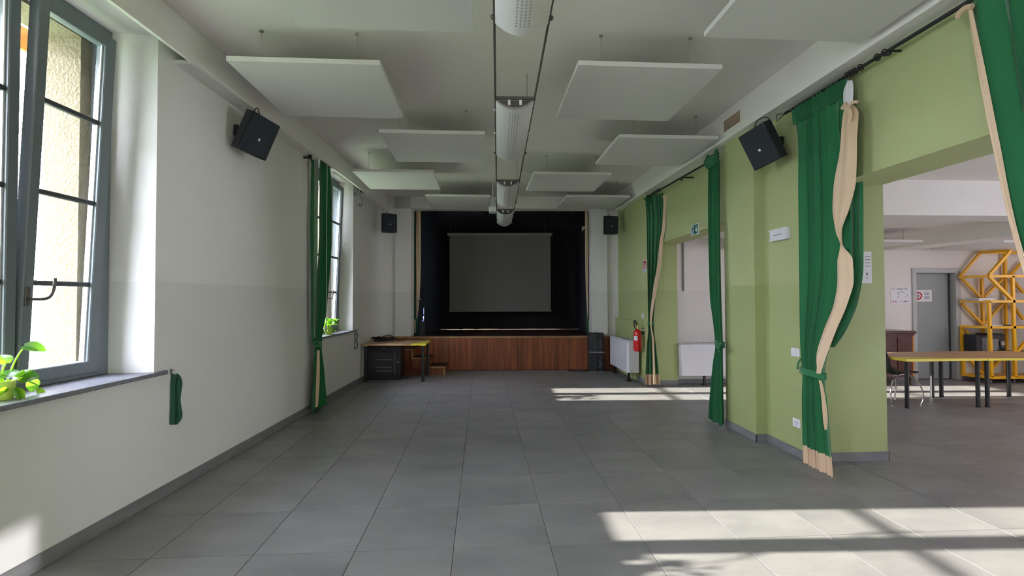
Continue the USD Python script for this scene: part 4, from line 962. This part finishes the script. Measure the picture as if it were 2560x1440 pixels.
obj(t, 'front_panel', [box(-.16, -.06, -.104, -.098, .02, .26, .002), box(.02, .14, -.112, -.098, .03, .235, .002)], 'grey_plastic', smooth=False)
obj(t, 'knob', [rotated(disc(.018, .02, 14), PI / 2, (1, 0, 0)).apply_translation([.14 + .05 * k, -.11, .05]) for k in range(3)], 'black_metal')
obj(t, 'spout', [box(.16, .22, -.15, -.10, .12, .20, .006), box(.175, .185, -.15, -.14, .09, .12)], 'chrome', smooth=False)
obj(t, 'lid', box(-.05, .26, -.09, .13, .305, .325, .006), 'black_plastic', smooth=False)

t = thing('wall_plan', 'printed evacuation plan sheet on the white wall left of the grey door', 'poster', (7.762, 8.5, 1.577))
obj(t, 'sheet', box(-.195, .195, -.004, 0, -.15, .15), 'paper', smooth=False)
r_ = random.Random(3)
ink = [box(-.17 + w0, -.17 + w0 + ww, -.0048, -.0038, .105, .122) for w0, ww in ((0, .014), (.03, .02), (.09, .10), (.205, .02), (.24, .06))]
for q in np.linspace(-.5, 4.0, 26):
    x, z = .015 + (.085 + .03 * math.cos(3 * q)) * math.cos(q), .0 + .062 * math.sin(q)
    ink.append(box(x - .004, x + .004 + r_.uniform(0, .01), -.0048, -.0038, z - .004, z + .004))
ink += [box(-.04 + .03 * k, -.025 + .03 * k, -.0048, -.0038, -.125, -.118 + .012 * (k % 2)) for k in range(4)] + [box(.07, .11, -.0048, -.0038, -.13, -.105), box(.125, .155, -.0048, -.0038, -.125, -.11)]
obj(t, 'print', ink, 'ink_grey', smooth=False)
obj(t, 'emblem', [rotated(disc(.014, .0012, 12), PI / 2, (1, 0, 0)).apply_translation([x, -.0043, -.118]) for x in (-.155, -.10)], 'ink_red')
t = thing('door_notice', 'paper notice with a red prohibition ring on the grey door', 'sign', (8.285, 8.585, 1.565))
obj(t, 'sheet', box(-.195, .17, -.003, 0, -.11, .11), 'paper', smooth=False)
obj(t, 'ring', tube([(-.10 + .062 * math.cos(q), -.0035, .062 * math.sin(q)) for q in np.linspace(0, 2 * PI, 25)[:-1]], .014, 4, closed=True).apply_transform(np.diag([1, .08, 1, 1])).apply_translation([0, -.0034, 0]), 'ink_red', label='red prohibition ring')
obj(t, 'palm', [box(-.118, -.085, -.004, -.003, -.03, .012)] + [box(-.118 + .0085 * k, -.112 + .0085 * k, -.004, -.003, .012, .03 + .004 * (k in (1, 2))) for k in range(4)], 'ink_grey', smooth=False)
obj(t, 'print', [box(.02, .12, -.004, -.003, z, z + .014) for z in (.045, .02, -.03, -.055)], 'ink_grey', smooth=False)

# ---- plants on the windowsills
def leaf_mesh(L, wd, fold=.25, droop=.3):
    def f(s, tt):
        q = (s - .5) * 2
        ww = wd * math.sin(PI * min(1, tt * .93 + .07)) ** .7 * (1 - .25 * tt)
        return (ww * q, L * tt - .12 * L * (1 - tt) * abs(q), -droop * L * tt * tt + fold * ww * abs(q))
    return grid(f, 9, 9)
def pose(m, at, yaw, pitch, roll=0):
    m = rotated(m, roll, (0, 1, 0)); m = rotated(m, pitch, (1, 0, 0)); m = rotated(m, yaw, (0, 0, 1)); return moved(m, *at)
def plant(label, loc, leaves, stems, pot_r, pot_h):
    t = thing('potted_plant', label, 'plant', loc, AD)
    obj(t, 'pot', lathe([(0, 0), (pot_r * .78, 0), (pot_r, pot_h), (pot_r * 1.03, pot_h), (pot_r * .93, pot_h), (pot_r * .9, pot_h - .012), (0, pot_h - .012)], 24), 'pot_green')
    obj(t, 'soil', moved(disc(pot_r * .88, .008, 20), 0, 0, pot_h - .010), 'soil', smooth=False)
    for s in stems:
        obj(t, 'stem', tube(smoothed(s, 5), .0045, 6), 'stalk')
    for k, (at, L, wd, yaw, pitch, roll) in enumerate(leaves):
        obj(t, 'leaf', pose(leaf_mesh(L, wd), at, yaw, pitch, roll), 'leaf' if k % 3 else 'leaf_dark', smooth=True)
    return t
PI2 = PI / 2
top = .985
lv = [((0, .105, .285), .10, .045, -1.4, -.1, .6), ((.02, .03, .10), .09, .05, -.9, .9, .3), ((-.02, .06, .13), .085, .045, -2.2, .3, .2), ((.03, -.03, .12), .09, .05, .4, .7, 0), ((-.03, -.04, .17), .085, .045, 2.0, .5, .4), ((.0, .0, .2), .08, .042, 1.2, .8, -.3),
      ((.03, .115, .085), .07, .042, -1.2, -1.3, .6), ((.02, .175, .02), .075, .022, -1.7, -1.0, .5), ((.05, .0, .055), .085, .045, -1.4, -.9, 0), ((.05, .045, .11), .08, .046, -1.6, .2, .9), ((-.05, -.06, .12), .08, .04, 2.6, .6, .2), ((.04, -.07, .07), .08, .045, 1.0, -.6, .1)]
sm = [[(0, 0, .07), (.0, .03, .16), (0, .07, .24), (0, .11, .285)], [(0, 0, .08), (.02, .03, .10), (.03, .07, .11), (.03, .115, .09)], [(0, 0, .08), (.0, -.02, .15), (0, 0, .2)], [(.02, .05, .10), (.03, .12, .07), (.02, .16, .04), (.02, .175, .02)], [(0, 0, .08), (-.02, -.03, .13), (-.03, -.04, .17)]]
plant('trailing light green plant in a green pot at the left picture edge', lw(-.13, 2.885, top), lv, sm, .044, .10)
r_ = random.Random(21)
lv, sm = [], []
for k in range(34):
    q = r_.uniform(0, 2 * PI); rr = r_.uniform(.03, .16); zz = r_.uniform(.05, .24)
    at = (rr * .55 * math.cos(q), rr * 1.15 * math.sin(q), zz)
    lv.append((at, r_.uniform(.07, .11), r_.uniform(.032, .048), r_.uniform(0, 6.28), r_.uniform(-.9, .8), r_.uniform(-.6, .6)))
    if k % 3 == 0: sm.append([(0, 0, .06), (at[0] * .5, at[1] * .5, zz * .8), at])
plant('bushy bright green plant on the far windowsill behind the curtain', lw(-.07, 7.66, top), lv, sm, .06, .09)
lv = [((.02 * k, .05 * math.sin(k * 2), .10 + .03 * k), .11, .05, k * 1.1, .4, .2) for k in range(7)]
plant('leafy plant in a pot at the hidden end of the near windowsill', lw(-.12, 2.62, top), lv, [[(0, 0, .07), (.02, .02, .2)]], .05, .10)

# ---- outdoors
t = thing('roof_eave', 'orange timber eave with rafters outside the near window', 'eave', LO, AD)
for k in range(10):
    u = -.1 + .62 * k
    obj(t, 'rafter', beam((-.60, u, 3.84), (-1.02, u, 3.58), .09, .12), 'orange_wood', smooth=False)
for k in range(4):
    obj(t, 'board', box(-.70 - .10 * k, -.605 - .10 * k, -.5, 6.2, 3.86 - .062 * k, 3.88 - .062 * k), 'orange_wood', smooth=False)
obj(t, 'fascia', box(-1.06, -1.03, -.5, 6.2, 3.46, 3.64, .004), 'orange_wood', smooth=False)
t = struct('ground')
obj(t, 'meadow', box(-400, -3.4, -300, 500, -8.2, -8.0), 'hill_near', smooth=False)
def hill(name, label, d, h, seed, m, zb):
    t = thing(name, label, 'hill', (0, 0, 0))
    def f(s, tt):
        q = math.radians(180 + 150 * (s - .5))
        hh = h * (.45 + .75 * meshkit.fbm(np.array([[s * 9, seed, 0.0]]), 4, seed)[0])
        rr = d * (1 + .35 * tt)
        return (rr * math.cos(q), -rr * math.sin(q), zb + hh * math.sin(min(1, tt * 1.2) * PI / 2))
    obj(t, 'slope', grid(f, 160, 8), m, smooth=True)
hill('hill', 'hazy blue hills on the horizon outside the near window', 1500, 105, 3, 'hill_far_hazy', -60)
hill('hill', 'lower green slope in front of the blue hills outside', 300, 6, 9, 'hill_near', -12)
t = thing('tree', 'small grey green tree standing far below the near window', 'tree', (-34.0, 27.5, -8.0))
obj(t, 'trunk', tube([(0, 0, 0), (.1, 0, 2.5), (0, .1, 5.0)], [.22, .17, .08]), 'bark')
cr_ = []
r_ = random.Random(8)
for k in range(420):
    v = np.array([r_.gauss(0, 1), r_.gauss(0, 1), r_.gauss(0, 1)]); v = v / np.linalg.norm(v) * r_.uniform(.4, 1) ** .5 * np.array([2.1, 2.1, 2.3])
    m = leaf_mesh(.34, .15); cr_.append(pose(m, v + [0, 0, 5.2], r_.uniform(0, 6.3), r_.uniform(-1, 1)))
obj(t, 'foliage', cr_, 'foliage', kind='stuff')
